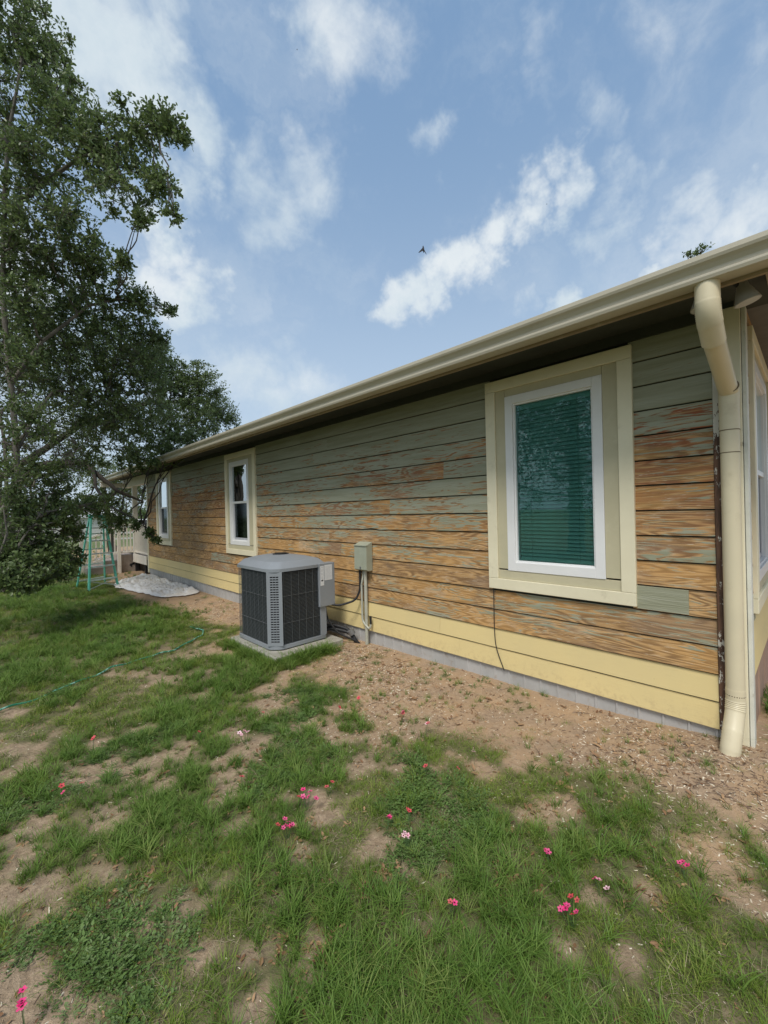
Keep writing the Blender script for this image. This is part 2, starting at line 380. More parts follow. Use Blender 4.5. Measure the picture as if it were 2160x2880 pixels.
SLAT = paint('pale_blind_vinyl', (.74, .78, .74), None, .5, 3)

# ------------------------------------------------------------------ house
house = tag(empty('house', (WX, .3, 0)), 'single storey house with peeling orange and green lap siding and two yellow bottom boards', 'house')
HO = Vector((WX, .3, 0))
def hp(o):  # parent to the house Empty while keeping world coordinates
    o.parent = house; o.matrix_parent_inverse = Matrix.Translation(-HO); return o
E_ = .1795; Z0 = .135; NR = 15; YA, YB = .446, 13.40; ZTOP = Z0+NR*E_+.14
mb = MB(); wh = [(.98, 2.04), (6.83, 7.9), (11.35, 12.42)]; ys = [.33]+[q for a in wh for q in a]+[13.58]
for a, b in zip(ys[::2], ys[1::2]): mb.box(WX+.013, WX+.12, a, b, .10, 2.9)
for a, b in wh: mb.box(WX+.013, WX+.12, a, b, .10, .94); mb.box(WX+.013, WX+.12, a, b, 2.70, 2.9)
wall = hp(mb.build('wall', SOFF))
KEEPW = [(.93, 2.09, .9, 2.745), (6.77, 7.95, .9, 2.745), (11.29, 12.47, .9, 2.745)]
cuts = {}
def board(name, y0, y1, k, m, parent, fx=WX, axis='y', z=None, paint_=0, red=0, seed=None, nail=False):
    z0 = z if z is not None else Z0+k*E_; n = max(1, int(abs(y1-y0)/(.28 if k != 7 else .045))); vs = []; fs = []
    sd_ = rnd.random()*50 if seed is None else seed; jx = rnd.uniform(-.0012, .0012)
    for i in range(n+1):
        y = y0+(y1-y0)*i/n; wv = rnd.uniform(-.0016, .0016)*(1 if k != 7 else .4) if 0 < i < n else 0
        if k == 7 and fx == WX: wv += .013*math.exp(-((y-3.77)/.10)**2)-.006*math.exp(-((y-3.60)/.07)**2)
        P = [(-.0150+jx, z0+wv), (-.0150+jx, z0+.006+wv), (-.0030+jx, z0+E_-.0095), (.011, z0+E_-.014), (.004, z0+wv)]
        for a, b in P:
            vs.append((fx+a, y, b) if axis == 'y' else (y, fx+a, b))
    for i in range(n):
        for j in range(5): fs.append((i*5+j, i*5+(j+1) % 5, (i+1)*5+(j+1) % 5, (i+1)*5+j))
    fs += [(0, 1, 2, 3, 4), tuple(n*5+j for j in range(5))]
    o = MB().add(vs, fs).build(name, m, parent)
    o['seed'] = sd_; o['paint'] = float(paint_); o['red'] = float(red)
    return o
YEND = [[.446, 2.50, 6.15, 9.8, 13.4], [.446, 2.74, 6.40, 10.0, 13.4]]
for k in range(2):
    for a, b in zip(YEND[k], YEND[k][1:]): board('siding_board', a+.001, b-.001, k, YEL, wall)
for k in range(2, NR):
    z0 = Z0+k*E_; z1 = z0+E_
    js = [YA]; off = [1.22, 3.0, 4.6, 2.2, 3.65, 1.5, 4.2][k % 7]; y = YA+off
    while y < YB-.5: js.append(y); y += [3.66, 2.44, 3.05, 4.27][(k*3+len(js)) % 4]
    js.append(YB)
    if k == 3: js = [.446, 2.075, 5.2, 8.8, 13.4]
    segs = []
    for a, b in zip(js, js[1:]):
        parts = [(a, b)]
        for wa, wb, wz0, wz1 in KEEPW:
            if z1 > wz0+.05 and z0 < wz1-.02:
                nw = []
                for p0, p1 in parts:
                    if p1 <= wa or p0 >= wb: nw.append((p0, p1)); continue
                    if p0 < wa: nw.append((p0, wa))
                    if p1 > wb: nw.append((wb, p1))
                parts = nw
        segs += parts
    for a, b in segs:
        if b-a < .02: continue
        yc = (a+b)/2; zc = (z0+z1)/2
        base = np.interp(zc, [.5, .9, 1.3, 1.6, 1.9, 2.15, 2.35, 2.5], [.22, .24, .34, .50, .58, .67, .80, 1.05])
        if yc < .95: base = np.interp(zc, [.5, 1.2, 1.9, 2.12, 2.25, 2.32], [.20, .25, .36, .47, .56, 1.2])
        if yc > 8: base = np.interp(zc, [.5, 1.5, 2.1, 2.35, 2.6], [.14, .20, .38, .58, .95])
        elif yc > 4 and zc > 1.5: base += .03
        base += rnd.uniform(-.09, .09)
        if k == 3 and yc < 2: base = .46
        redv = np.interp(zc, [1., 1.6, 2.3], [.0, .25, .75])*(1.2 if yc < 1 else .7)
        o = board('siding_board', a+.0008, b-.0008, k, SID, wall, paint_=base, red=redv)
# grey green repair piece below the right of the big window
o = MB().cbox(WX-.0175, WX-.004, .595, .903, Z0+4*E_+.003, Z0+5*E_-.011, .001).build('siding_patch', SID, wall)
o['seed'] = 3.; o['paint'] = 2.; o['red'] = 0.; tag(o, 'smooth grey green repair piece')
# frieze and soffit
hp(MB().box(WX-.022, WX+.01, .33, 13.58, 2.80, 2.90).build('frieze_board', SOFF))
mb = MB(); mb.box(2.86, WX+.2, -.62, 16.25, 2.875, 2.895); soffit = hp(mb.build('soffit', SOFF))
mb = MB(); mb.box(2.835, 2.8585, -.62, 16.25, 2.755, 2.93); hp(mb.build('fascia_board', GUTIN))
# soffit bracing strips under the eave
for yb in (4.35, 8.3): hp(MB().box(2.86, 2.93, yb, yb+.5, 2.862, 2.874).build('soffit_strip', GUTIN))
# gutter: K profile, open top
def gutter_profile():
    o = [(2.834, 2.775), (2.745, 2.770), (2.728, 2.774), (2.722, 2.790), (2.722, 2.799), (2.733, 2.806), (2.731, 2.825), (2.716, 2.845), (2.700, 2.858), (2.694, 2.872), (2.694, 2.896), (2.701, 2.900), (2.706, 2.896)]
    inn = [(2.706, 2.884), (2.699, 2.880), (2.700, 2.872), (2.720, 2.849), (2.735, 2.827), (2.737, 2.806), (2.727, 2.796), (2.73, 2.79), (2.733, 2.78), (2.746, 2.776), (2.830, 2.780), (2.830, 2.885), (2.834, 2.885)]
    return o+inn
n_ = 14; prof = gutter_profile(); vs = []; fs = []
for i in range(n_+1):
    y = -.62+(16.3+.62)*i/n_; dz = (fbm(np.array([y*.3]), np.array([0.]), 4)[0]-.5)*.010
    vs += [(x, y, z+dz) for x, z in prof]
L = len(prof)
for i in range(n_):
    for j in range(L): fs.append((i*L+j, i*L+(j+1) % L, (i+1)*L+(j+1) % L, (i+1)*L+j))
gut = hp(MB().add(vs, fs).build('gutter', GUT))
for y in (6.1, 12.05):
    MB().extrude([(x-.0015 if x < 2.72 else x, z-.0015 if z < 2.8 else z) for x, z in prof[:13]]+[(2.712, 2.90), (2.80, 2.792)], 'y', y, y+.05).build('joint_sleeve', GUT, gut).matrix_parent_inverse = Matrix.Translation(-HO)
MB().extrude([(2.833, 2.774), (2.745, 2.769), (2.722, 2.79), (2.731, 2.825), (2.694, 2.872), (2.694, 2.897), (2.833, 2.90)], 'y', 16.3, 16.304).build('end_cap', GUT, gut)
MB().box(2.7705, 2.86, -.62, 16.25, 2.905, 2.9095).build('drip_edge', paint('drip_edge_metal', (.50, .48, .45), None, .4), gut)
# roof planes, a low gable
hp(MB().extrude([(2.765, 2.911), (2.765, 2.921), (8.2, 4.55), (8.2, 4.40), (2.90, 2.911)], 'y', -.62, 16.3).build('roof', ROOF))
hp(MB().extrude([(8.2, 4.55), (13.6, 2.92), (13.6, 2.90), (8.2, 4.40)], 'y', -.62, 16.3).build('roof', ROOF))
# rough lumber tail and rake boards at the corner
hp(MB().cbox(2.93, 3.24, .115, .155, 2.79, 2.872, .002).build('rafter_tail', paint('pale_peeling_wood', (.45, .40, .32), (.34, .24, .17), .8, 14, 40, .3)))
mb = MB(); mb.box(2.86, 6.6, -.64, -.60, 2.78, 2.90); hp(mb.build('rake_board', GUT))
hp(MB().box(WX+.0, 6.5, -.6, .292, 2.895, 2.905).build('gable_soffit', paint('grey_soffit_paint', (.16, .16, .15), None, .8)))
# corner boards
hp(MB().cbox(WX-.022, WX+.010, .404, .4445, .14, 2.84, .003).build('peeling_corner_board', PEEL))
hp(MB().cbox(WX-.026, WX+.0, .300, .403, .08, 2.84, .003).build('corner_board', CREAM))
hp(MB().cbox(WX+.001, WX+.095, .276, .299, .02, 2.84, .003).build('corner_board', paint('pale_corner_paint', (.70, .70, .62), (.6, .6, .52), .6, 6, 50, .15, dirt=(.25, .22, .16), dirtamt=.5)))
hp(MB().cbox(WX-.022, WX+.02, 13.402, 13.50, .0, 2.84, .003).build('corner_board', CREAM))
# skirting panels: ribbed metal behind the bottom board
def skirt_profile(y0, y1):
    pts = []; y = y0
    while y < y1-.001:
        pts += [(WX+.012, y), (WX+.012, y+.062), (WX+.003, y+.068), (WX+.003, y+.078), (WX+.012, y+.084)]; y += .15
    return [p for p in pts if p[1] < y1-.001]+[(WX+.012, y1)]
y = .39
while y < 13.4:
    y1 = min(y+.90, 13.4); pr = skirt_profile(y, y1-.0006)
    hp(MB().extrude(pr+[(WX+.03, y1-.0006), (WX+.03, y)], 'z', -.25, .145).build('skirting_panel', SKIRT)); y = y1
# gable wall
mb = MB(); mb.box(WX+.1, 3.80, .313, .42, .1, 2.9); mb.box(5.02, 12.9, .313, .42, .1, 2.9); mb.box(3.80, 5.02, .313, .42, .1, .94); mb.box(3.80, 5.02, .313, .42, 2.7, 2.9)
gw = hp(mb.build('gable_wall', SOFF))
for k in range(-1, NR):
    z0 = .465+k*E_
    if k < 0: continue
    for a, b in ((WX+.096, 3.75), (5.05, 7.4)) if (z0 > .8 and z0 < 2.7) else ((WX+.096, 7.4),):
        m_ = YEL if k < 2 else SID
        if z0 < 2.8: board('siding_board', a, b, k, m_, gw, fx=.3, axis='x', z=z0, paint_=.75 if k < 3 else .2, red=.1)
hp(MB().extrude([(.306, .3), (.312, .3), (.312, .47), (.306, .47)], 'x', WX+.02, 7.4).build('skirting_strip', PINKSK))
for i in range(8):
    hp(MB().extrude([(WX+.1+i*.5, .305), (WX+.17+i*.5, .305), (WX+.18+i*.5, .297), (WX+.20+i*.5, .297), (WX+.21+i*.5, .305), (WX+.598+i*.5, .305), (WX+.598+i*.5, .33), (WX+.1+i*.5, .33)], 'z', -.2, .462).build('skirting_panel', PINKSK))
# far end wall and inner dark rooms
hp(MB().box(WX+.13, 12.8, 13.42, 13.55, .1, 2.9).build('end_wall', TAN))
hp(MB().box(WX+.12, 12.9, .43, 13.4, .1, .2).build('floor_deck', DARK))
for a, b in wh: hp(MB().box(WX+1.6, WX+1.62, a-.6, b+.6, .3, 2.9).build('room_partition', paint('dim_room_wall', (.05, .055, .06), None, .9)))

# windows
def window(y0, y1, z0, z1, mode, fx=WX, xaxis=False, blinds=False, wy0=None, wy1=None):
    """outer casing, flat tan trim, white vinyl frame, panes, blinds; wall coordinate (a) along the wall, depth n outward negative"""
    def bx(mb, a0, a1, d0, d1, q0, q1, c=.002):
        a0, a1 = min(a0, a1), max(a0, a1)
        if xaxis: mb.cbox(a0, a1, fx+d0, fx+d1, q0, q1, c)
        else: mb.cbox(fx+d0, fx+d1, a0, a1, q0, q1, c)
    c = .098; f0, f1, g0, g1 = wy0, wy1, 1.045, 2.61; t_ = .072
    mb = MB(); D0, D1 = -.030, .07
    bx(mb, f0, f0+t_, D0, D1, g0, g1); bx(mb, f1-t_, f1, D0, D1, g0, g1); bx(mb, f0+t_, f1-t_, D0, D1, g0, g0+t_+.006); bx(mb, f0+t_, f1-t_, D0, D1, g1-t_, g1)
    # inner stepped lip
    s_ = .014
    for a0, a1, q0, q1 in ((f0+t_, f0+t_+s_, g0+t_+.006, g1-t_), (f1-t_-s_, f1-t_, g0+t_+.006, g1-t_), (f0+t_+s_, f1-t_-s_, g0+t_+.006, g0+t_+.006+s_), (f0+t_+s_, f1-t_-s_, g1-t_-s_, g1-t_)):
        bx(mb, a0, a1, -.012, D1, q0, q1, .001)
    W = hp(mb.build('window', VINYL))
    def sub(mb, name, m, label=None):
        o = mb.build(name, m, W)
        if label: o['label'] = label
        return o
    # casing boards, butted
    for a0, a1, q0, q1 in ((y0, y0+c, z0+c, z1-c), (y1-c, y1, z0+c, z1-c), (y0, y1, z0, z0+c-.002), (y0, y1, z1-c+.002, z1)):
        mb = MB(); bx(mb, a0, a1, -.040, .0, q0, q1, .003); sub(mb, 'casing_board', CREAM)
    i0, i1, j0, j1 = y0+c, y1-c, z0+c, z1-c
    for a0, a1, q0, q1 in ((i0, f0, j0+.09, j1), (f1, i1, j0+.09, j1), (i0, i1, j0, g0-.001), (f0, f1, g1+.001, j1)):
        if q0 == j0: q1 = g0-.001; 
        mb = MB(); bx(mb, a0+.001, a1-.001, -.024, .0, q0+.001 if q0 != j0 else q0, q1, .002)
        sub(mb, 'flat_trim', TAN)
    pa0, pa1, q0, q1 = f0+t_+s_, f1-t_-s_, g0+t_+.006+s_, g1-t_-s_
    if mode == 'single':
        mb = MB(); bx(mb, pa0, pa1, .012, .016, q0, q1, .0005); sub(mb, 'pane', GTEAL)
    else:
        zm = 1.84
        mb = MB(); bx(mb, pa0, pa1, -.006, .03, zm-.02, zm+.02); 
        sub(mb, 'meeting_rail', VINYL)
        mb = MB(); bx(mb, pa0, pa1, .004, .008, zm+.02, q1, .0005); sub(mb, 'pane', GCLEAR)
        mb = MB()
        bx(mb, pa1-.035, pa1, .016, .04, q0, zm-.02); bx(mb, pa0, pa1-.035, .016, .04, q0, q0+.04)
        sub(mb, 'lower_sash', paint('grey_sash_vinyl', (.42, .43, .46), None, .5))
        mb = MB(); bx(mb, pa0, pa1-.035, .026, .030, q0+.04, zm-.02, .0005); sub(mb, 'pane', GDARK)
    if blinds:
        n = 41; st = (q1-q0-.06)/n; me = None
        for i in range(n):
            zz = q0+.03+i*st
            if me is None:
                mb = MB(); hw = .0215; vs = []
                for k in range(5):
                    u = (k-2)/2; vs.append((u*hw*.52, u*hw*.86+.004*(1-u*u)))
                o_ = [(a, b) for a, b in vs]+[(a+.0012, b+.0006) for a, b in vs[::-1]]
                mb.extrude(o_, 'y', -(pa1-pa0)/2+.006, (pa1-pa0)/2-.006); me = mb.mesh('slat', SLAT)
            share('slat', me, W, (fx+.05, (pa0+pa1)/2, zz+rnd.uniform(-.0015, .0015)))
        mb = MB()
        mb.box(fx+.034, fx+.074, pa0+.004, pa1-.004, q1-.045, q1-.002); sub(mb, 'head_rail', SLAT)
        mb = MB()
        mb.box(fx+.036, fx+.066, pa0+.006, pa1-.006, q0+.004, q0+.022); sub(mb, 'bottom_rail', SLAT)
        for yy in (pa0+.12, pa1-.12):
            sub(MB().tube([(fx+.028, yy, q0+.02), (fx+.028, yy, q1-.03)], .0012, 5), 'ladder_cord', paint('blind_cord', (.3, .34, .32), None, .8))
    return W
w1 = window(.902, 2.121, .868, 2.775, 'single', wy0=1.108, wy1=1.926, blinds=True); w1['label'] = 'large teal tinted window with closed blinds'
w2 = window(6.735, 7.985, .868, 2.775, 'hung', wy0=7.005, wy1=7.80); w2['label'] = 'double hung window above the condenser'
w3 = window(11.27, 12.50, .868, 2.775, 'hung', wy0=11.54, wy1=12.32); w3['label'] = 'double hung window nearest the porch'
w4 = window(3.66, 5.15, .868, 2.775, 'hung', fx=.3, xaxis=True, wy0=3.89, wy1=4.92); w4['label'] = 'window round the corner on the gable wall'

# downspout
def round_path(pts, rad=.09, n=6):
    pts = [Vector(p) for p in pts]; out = [pts[0]]
    for a, b, c in zip(pts, pts[1:], pts[2:]):
        d0 = (a-b).normalized(); d1 = (c-b).normalized(); r_ = min(rad, (a-b).length*.45, (c-b).length*.45)
        for i in range(n+1):
            u = i/n; out.append((b+d0*r_)*(1-u)**2+b*2*u*(1-u)+(b+d1*r_)*u*u)
    return out+[pts[-1]]
dy = .358; ds = hp(MB().tube([(3.372, dy, 2.25), (3.372, dy, .40)], .049, 24).build('downspout', PIPE, smooth=True))
def dpart(mb, name, m=PIPE, sm=True, label=None):
    o = mb.build(name, m, ds, sm)
    if label: o['label'] = label
    return o
ep = round_path([(2.79, .375, 2.79), (2.79, .375, 2.62), (2.93, .370, 2.50)], .13, 26); er = [.056+(.0022 if i % 2 else 0)*(1 if 3 < i < 26 else 0) for i in range(len(ep))]
dpart(MB().tube(ep, er, 28), 'corrugated_elbow')
dpart(MB().tube([(2.90, .371, 2.525), (3.372, dy, 2.30)], [.051, .050], 24), 'offset_pipe')
dpart(MB().tube(round_path([(3.33, .354, 2.325), (3.372, dy, 2.305), (3.372, dy, 2.21)], .05, 5), [.0525]*9, 24), 'lower_elbow')
dpart(MB().tube([(3.372, dy, 2.215), (3.372, dy, 2.06)], .0515, 24), 'pipe_collar')
dpart(MB().tube([(3.372, dy, 2.06), (3.372, dy, 1.92)], .0500, 24), 'pipe_collar')
fp = round_path([(3.372, dy, .44), (3.372, dy, .33), (3.275, .372, .15), (3.205, .39, -.05)], .06, 14)
fr_ = [.0505+(.0025 if (i % 2 and (2 < i < 12 or 16 < i < 30)) else 0) for i in range(len(fp))]
dpart(MB().tube(fp, fr_, 28), 'bottom_elbow')
SEAM = paint('seam_grime', (.16, .12, .07), None, .9)
for a, b, r_ in (((3.372, dy, 2.063), (3.372, dy, 2.058), .0519), ((3.372, dy, 1.923), (3.372, dy, 1.918), .0504), ((3.372, dy, .406), (3.372, dy, .400), .0506), ((2.922, .3705, 2.5145), (2.927, .3704, 2.512), .0525), ((3.325, .3542, 2.328), (3.331, .354, 2.3245), .0512)):
    dpart(MB().tube([a, b], r_, 24), 'joint_seam', SEAM)
dpart(MB().box(3.40, 3.43, .30, .40, 1.96, 1.985), 'strap', PIPE, False)

# ------------------------------------------------------------------ floodlight under the eave
fl = tag(empty('floodlight', (2.99, .30, 2.87)), 'twin headed floodlight tucked under the eave behind the downspout elbow', 'light')
def rel(o, P):
    o.parent = P; o.matrix_parent_inverse = Matrix.Translation(-P.location); return o
rel(MB().tube([(2.99, .30, 2.872), (2.99, .30, 2.83)], .055, 20).build('base', BLACK, smooth=True), fl)
LG = paint('pale_lamp_shell', (.42, .41, .36), None, .5); LGI = paint('lamp_face', (.5, .5, .47), None, .3)
for dx, dy_, in ((.07, -.07), (-.07, .17)):
    a = Vector((2.99, .30, 2.84)); d_ = Vector((dx*.7, dy_*.4-.1, -.6)).normalized(); p0 = Vector((2.99+dx*.6, .30+dy_*.7, 2.79)); p1 = p0+d_*.085
    hd = rel(MB().tube([p0-d_*.05, p0-d_*.045, p0-d_*.01, p0+d_*.03, p1], [.004, .022, .028, .042, .060], 24).build('lamp_head', LG, smooth=True), fl)
    o = MB().tube([p1-d_*.004, p1+d_*.002], [.058, .054], 24).build('lens', LGI, hd); 
    rel(MB().tube([a, (a+p0)/2+Vector((0, 0, -.01)), p0-d_*.05], .012, 8).build('swivel_arm', BLACK, smooth=True), fl)

# ------------------------------------------------------------------ condenser
ACG = paint('condenser_grey_paint', (.265, .285, .305), (.245, .265, .285), .38, 2, 90, .05, dirt=(.22, .22, .22), dirtamt=.3)
ACW = paint('guard_wire_grey', (.15, .16, .165), None, .5)
FIN = paint('dark_coil', (.018, .022, .026), (.03, .034, .036), .6, 20)
FINL = paint('coil_louver', (.07, .08, .085), None, .5)
ac = tag(empty('air_conditioner', (2.68, 4.65, .05)), 'grey outdoor air conditioning condenser standing on a concrete pad by the wall', 'air conditioner')
ax0, ax1, ay0, ay1, az0, az1 = 2.31, 3.035, 4.217, 5.10, .058, .960; CH = .119
def acp(mb, name, m, sm=False, P=None):
    o = mb.build(name, m, P, sm)
    return rel(o, ac) if P is None else o
def octo(i=0., z=0., cc=CH, x0=ax0, x1=ax1, y0=ay0, y1=ay1, n=4):
    """footprint loop with rounded corners, inset i"""
    x0 += i; x1 -= i; y0 += i; y1 -= i; out = []
    for cx, cy, sx, sy in ((x0, y0, 1, 1), (x1, y0, -1, 1), (x1, y1, -1, -1), (x0, y1, 1, -1)):
        r_ = cc if (cx, cy) in ((x0, y0), (x1, y1)) else .03
        a = (cx, cy+sy*r_); b = (cx+sx*r_, cy); seg = []
        for k in range(n+1):
            u = k/n; q = ((1-u)**2*a[0]+2*u*(1-u)*(cx+sx*r_*.33)+u*u*b[0], (1-u)**2*a[1]+2*u*(1-u)*(cy+sy*r_*.33)+u*u*b[1]); seg.append((*q, z))
        out += seg if (sx*sy > 0) else seg[::-1]
    return out
def loft(loops, capb=True, capt=True):
    n = len(loops[0]); mb = MB(); vs = [p for l in loops for p in l]; fs = []
    for i in range(len(loops)-1):
        for j in range(n): fs.append((i*n+j, i*n+(j+1) % n, (i+1)*n+(j+1) % n, (i+1)*n+j))
    if capb: fs.append(tuple(range(n))[::-1])
    if capt: fs.append(tuple(range((len(loops)-1)*n, len(loops)*n)))
    return mb.add(vs, fs)
acp(loft([octo(.005, az0), octo(-.006, az0+.004), octo(-.006, az0+.045), octo(.012, az0+.05)]), 'base_pan', ACG, True)
acp(loft([octo(.022, az0+.04), octo(.022, az1-.002)], False, False), 'coil', FIN)
lid = acp(loft([octo(-.004, az1-.02), octo(-.014, az1-.018), octo(-.014, az1+.018), octo(-.002, az1+.030), octo(.045, az1+.082), octo(.053, az1+.088), octo(.065, az1+.092), octo(.17, az1+.125), octo(.27, az1+.142)]), 'top_cover', ACG, True)
cx_, cy_ = (ax0+ax1)/2, (ay0+ay1)/2
acp(MB().tube([(cx_, cy_, az1+.14), (cx_, cy_, az1+.148)], .10, 24), 'fan_shroud', BLACK)
acp(MB().tube([(cx_, cy_, az1+.148), (cx_, cy_, az1+.156)], .075, 24), 'motor_cap', BLACK)
# side posts
acp(MB().cbox(ax1-.090, ax1, ay0-.004, ay0+.03, az0+.045, az1-.018, .004), 'corner_post', ACG)
acp(MB().box(ax1-.008, ax1, ay0+.03, ay1-.03, az0+.045, az1-.018), 'side_panel', ACG)
# louvred corner post: lattice with real openings
A = Vector((ax0-.002, ay0+CH, 0)); B = Vector((ax0+CH, ay0-.002, 0)); dv = (B-A).normalized(); nv = Vector((-dv.y, dv.x, 0)); nv = nv if nv.x < 0 else -nv
wd = (B-A).length; rows = 27; zb, zt = az0+.085, az1-.055
def lat(mb, u0, u1, z0, z1, th=.010):
    c = A+dv*(u0+u1)/2+nv*(.018)+Vector((0, 0, (z0+z1)/2)); mb.obox(c, dv*(u1-u0)/2, nv*th/2, Vector((0, 0, (z1-z0)/2)))
mb = MB(); st = (zt-zb)/rows
lat(mb, -.004, wd*.22, az0+.045, az1-.018); lat(mb, wd*.78, wd+.004, az0+.045, az1-.018)
lat(mb, wd*.22, wd*.78, az0+.045, zb); lat(mb, wd*.22, wd*.78, zt, az1-.018)
for u in (.39, .585): lat(mb, wd*u, wd*(u+.022), zb, zt)
post = acp(mb, 'louvred_post', ACG)
me = MB(); me.obox((0, 0, 0), dv*wd*.28, nv*.0045, Vector((0, 0, st*.22))); me = me.mesh('louver', ACG)
for i in range(rows): 
    o = share('louver', me, post, A+dv*wd*.5+nv*.018+Vector((0, 0, zb+st*(i+.78)))); o.matrix_parent_inverse = Matrix.Identity(4)
# coil guards
mb = MB(); z = az0+.055
while z < az1-.03:
    mb.box(ax0+.004, ax0+.012, ay0+CH+.006, ay1-.02, z, z+.005); mb.box(ax0+CH+.006, ax1-.092, ay0+.002, ay0+.010, z, z+.005); z += .0155
fins = acp(mb, 'guard_louvers', FINL); fins['kind'] = 'stuff'
me1 = MB().box(-.0012, .0012, -.0012, .0012, az0+.05, az1-.02).mesh('guard_wire', ACW)
def gw_(x, y): 
    o = share('guard_wire', me1, None, (x, y, 0)); rel(o, ac)
for i in range(8): gw_(ax0+.001, ay0+CH+.02+i*(ay1-.045-ay0-CH)/7.)
for i in range(6): gw_(ax0+CH+.02+i*(ax1-.115-ax0-CH)/5., ay0-.001)
for zz in (az0+.29, az0+.60):
    acp(MB().box(ax0-.002, ax0+.002, ay0+CH, ay1-.05, zz, zz+.004), 'guard_wire', ACW)
    acp(MB().box(ax0+CH, ax1-.09, ay0-.003, ay0+.001, zz, zz+.004), 'guard_wire', ACW)
# control box
cb = acp(MB().cbox(2.925, 3.155, ay0-.028, ay0+.085, .455, .985, .004), 'control_box', ACG)
LB = paint('white_label_paper', (.72, .73, .73), (.66, .67, .68), .5, 20)
def cbp(mb, name, m, lab=None):
    o = rel(mb.build(name, m), ac); o.parent = cb; o.matrix_parent_inverse = Matrix.Identity(4); o.matrix_parent_inverse = cb.matrix_local.inverted()@Matrix.Identity(4) if False else Matrix.Identity(4)
    o.location = (0, 0, 0); return o
y_ = ay0-.0295
cbp(MB().box(2.938, 2.990, y_, y_+.002, .715, .955), 'narrow_label', LB)
cbp(MB().box(3.000, 3.115, y_, y_+.002, .775, .962), 'wide_label', LB)
INK = paint('black_ink', (.03, .03, .03), None, .6); INKG = paint('grey_ink', (.42, .43, .44), None, .6)
mb = MB(); mb.tube([(2.963, y_-.001, .776), (2.963, y_+.0005, .776)], .009, 10); mb.box(2.950, 2.957, y_-.001, y_+.0005, .768, .784); mb.box(2.970, 2.978, y_-.001, y_+.0005, .770, .788); mb.box(2.962, 2.967, y_-.001, y_+.0005, .93, .942); cbp(mb, 'printed_mark', INK)
mb = MB()
for i in range(11):
    if i % 4 != 3: mb.box(2.944, 2.984-rnd.random()*.012, y_-.0006, y_+.0005, .80+i*.011, .803+i*.011)
for i in range(13): mb.box(3.006, 3.108-rnd.random()*.03, y_-.0006, y_+.0005, .79+i*.0125, .7918+i*.0125)
cbp(mb, 'printed_text', INKG)
mb = MB()
for x, z in ((2.933, .47), (3.147, .47), (2.933, .975), (3.147, .975)): mb.tube([(x, y_-.002, z), (x, y_+.002, z)], .004, 8)
cbp(mb, 'screws', ACW)

CONC = paint('concrete', (.40, .38, .33), (.29, .27, .225), .9, 7, 90, .4, dirt=(.25, .22, .17), dirtamt=.6)
pad = MB().cbox(2.235, 3.17, 4.055, 5.20, -.10, .048, .012).build('concrete_pad', CONC); tag(pad, 'pale concrete pad under the grey condenser', 'pad')

# electrical disconnect box with its conduits
BOXG = paint('box_grey_green', (.36, .38, .29), (.32, .34, .26), .55, 9, 70, .1, dirt=(.25, .23, .16), dirtamt=.5)
eb = tag(empty('electrical_box', (3.37, 3.87, 1.05)), 'grey green electrical box fixed to the siding above two conduits', 'electrical box')
fx0 = 3.315
mb = MB(); mb.extrude([(fx0, .90), (fx0+.004, 1.185), (fx0+.012, 1.20), (3.412, 1.235), (3.412, .885), (fx0+.02, .885)], 'y', 3.762, 3.990); cov = rel(mb.build('cover', BOXG), eb)
mb = MB(); mb.cbox(fx0-.006, fx0+.03, 3.758, 3.994, 1.186, 1.200, .002); rel(mb.build('cover_lip', BOXG), eb)
mb = MB(); mb.box(fx0-.006, fx0+.002, 3.865, 3.885, .905, .935); rel(mb.build('latch', ACW), eb)
PVC = paint('painted_conduit', (.40, .40, .33), (.46, .46, .38), .5, 12, 60, .1)
rel(MB().tube([(3.385, 3.865, .886), (3.385, 3.865, -.1)], .022, 14).build('conduit', PVC, smooth=True), eb)
rel(MB().tube(round_path([(3.37, 3.925, .70), (3.37, 3.925, .24), (3.37, 3.80, .17), (3.37, 3.775, .20), (3.372, 3.775, .24)], .08, 6), .013, 12).build('conduit', PVC, smooth=True), eb)
rel(MB().tube([(3.385, 3.90, .88), (3.378, 3.905, .80), (3.37, 3.925, .705)], .012, 10).build('conduit', PVC, smooth=True), eb)
rel(MB().tube([(3.372, 3.775, .235), (3.372, 3.775, .33)], .015, 12).build('pipe_stub', BLACK, smooth=True), eb)
tag(MB().tube(round_path([(3.372, 3.955, .90), (3.37, 3.955, .63), (3.33, 4.0, .50), (3.18, 4.14, .44), (3.09, 4.24, .462)], .14, 7), .0135, 10).build('power_whip', BLACK, smooth=True), 'black flexible cable looping from the wall box to the condenser', 'cable')
tag(MB().tube(round_path([(3.06, 4.27, .46), (3.06, 4.25, .30), (3.15, 4.16, .10), (3.33, 3.98, -.01), (3.38, 3.93, -.08)], .14, 7), .011, 10).build('control_cable', BLACK, smooth=True), 'thin black cable dropping from the condenser to the ground', 'cable')
ls = tag(empty('refrigerant_lines', (3.2, 4.3, .07)), 'bundle of black insulated pipes between condenser and wall', 'pipes')
for i, (dz_, dxx) in enumerate(((.0, 0), (.048, .02), (.012, .06))):
    rel(MB().tube(round_path([(3.02, 4.42+dxx, .12+dz_), (3.22, 4.30+dxx*.6, .115+dz_), (3.33, 4.12, .07+dz_*.8), (3.35+dxx*.3, 4.02, -.05)], .08, 6), .021, 10).build('insulated_pipe', BLACK, smooth=True), ls)
rel(MB().tube([(3.31, 4.10, .115), (3.335, 4.085, .06)], .045, 12).build('pipe_clamp', paint('foil_tape', (.35, .36, .37), None, .35, metal=.6)), ls)

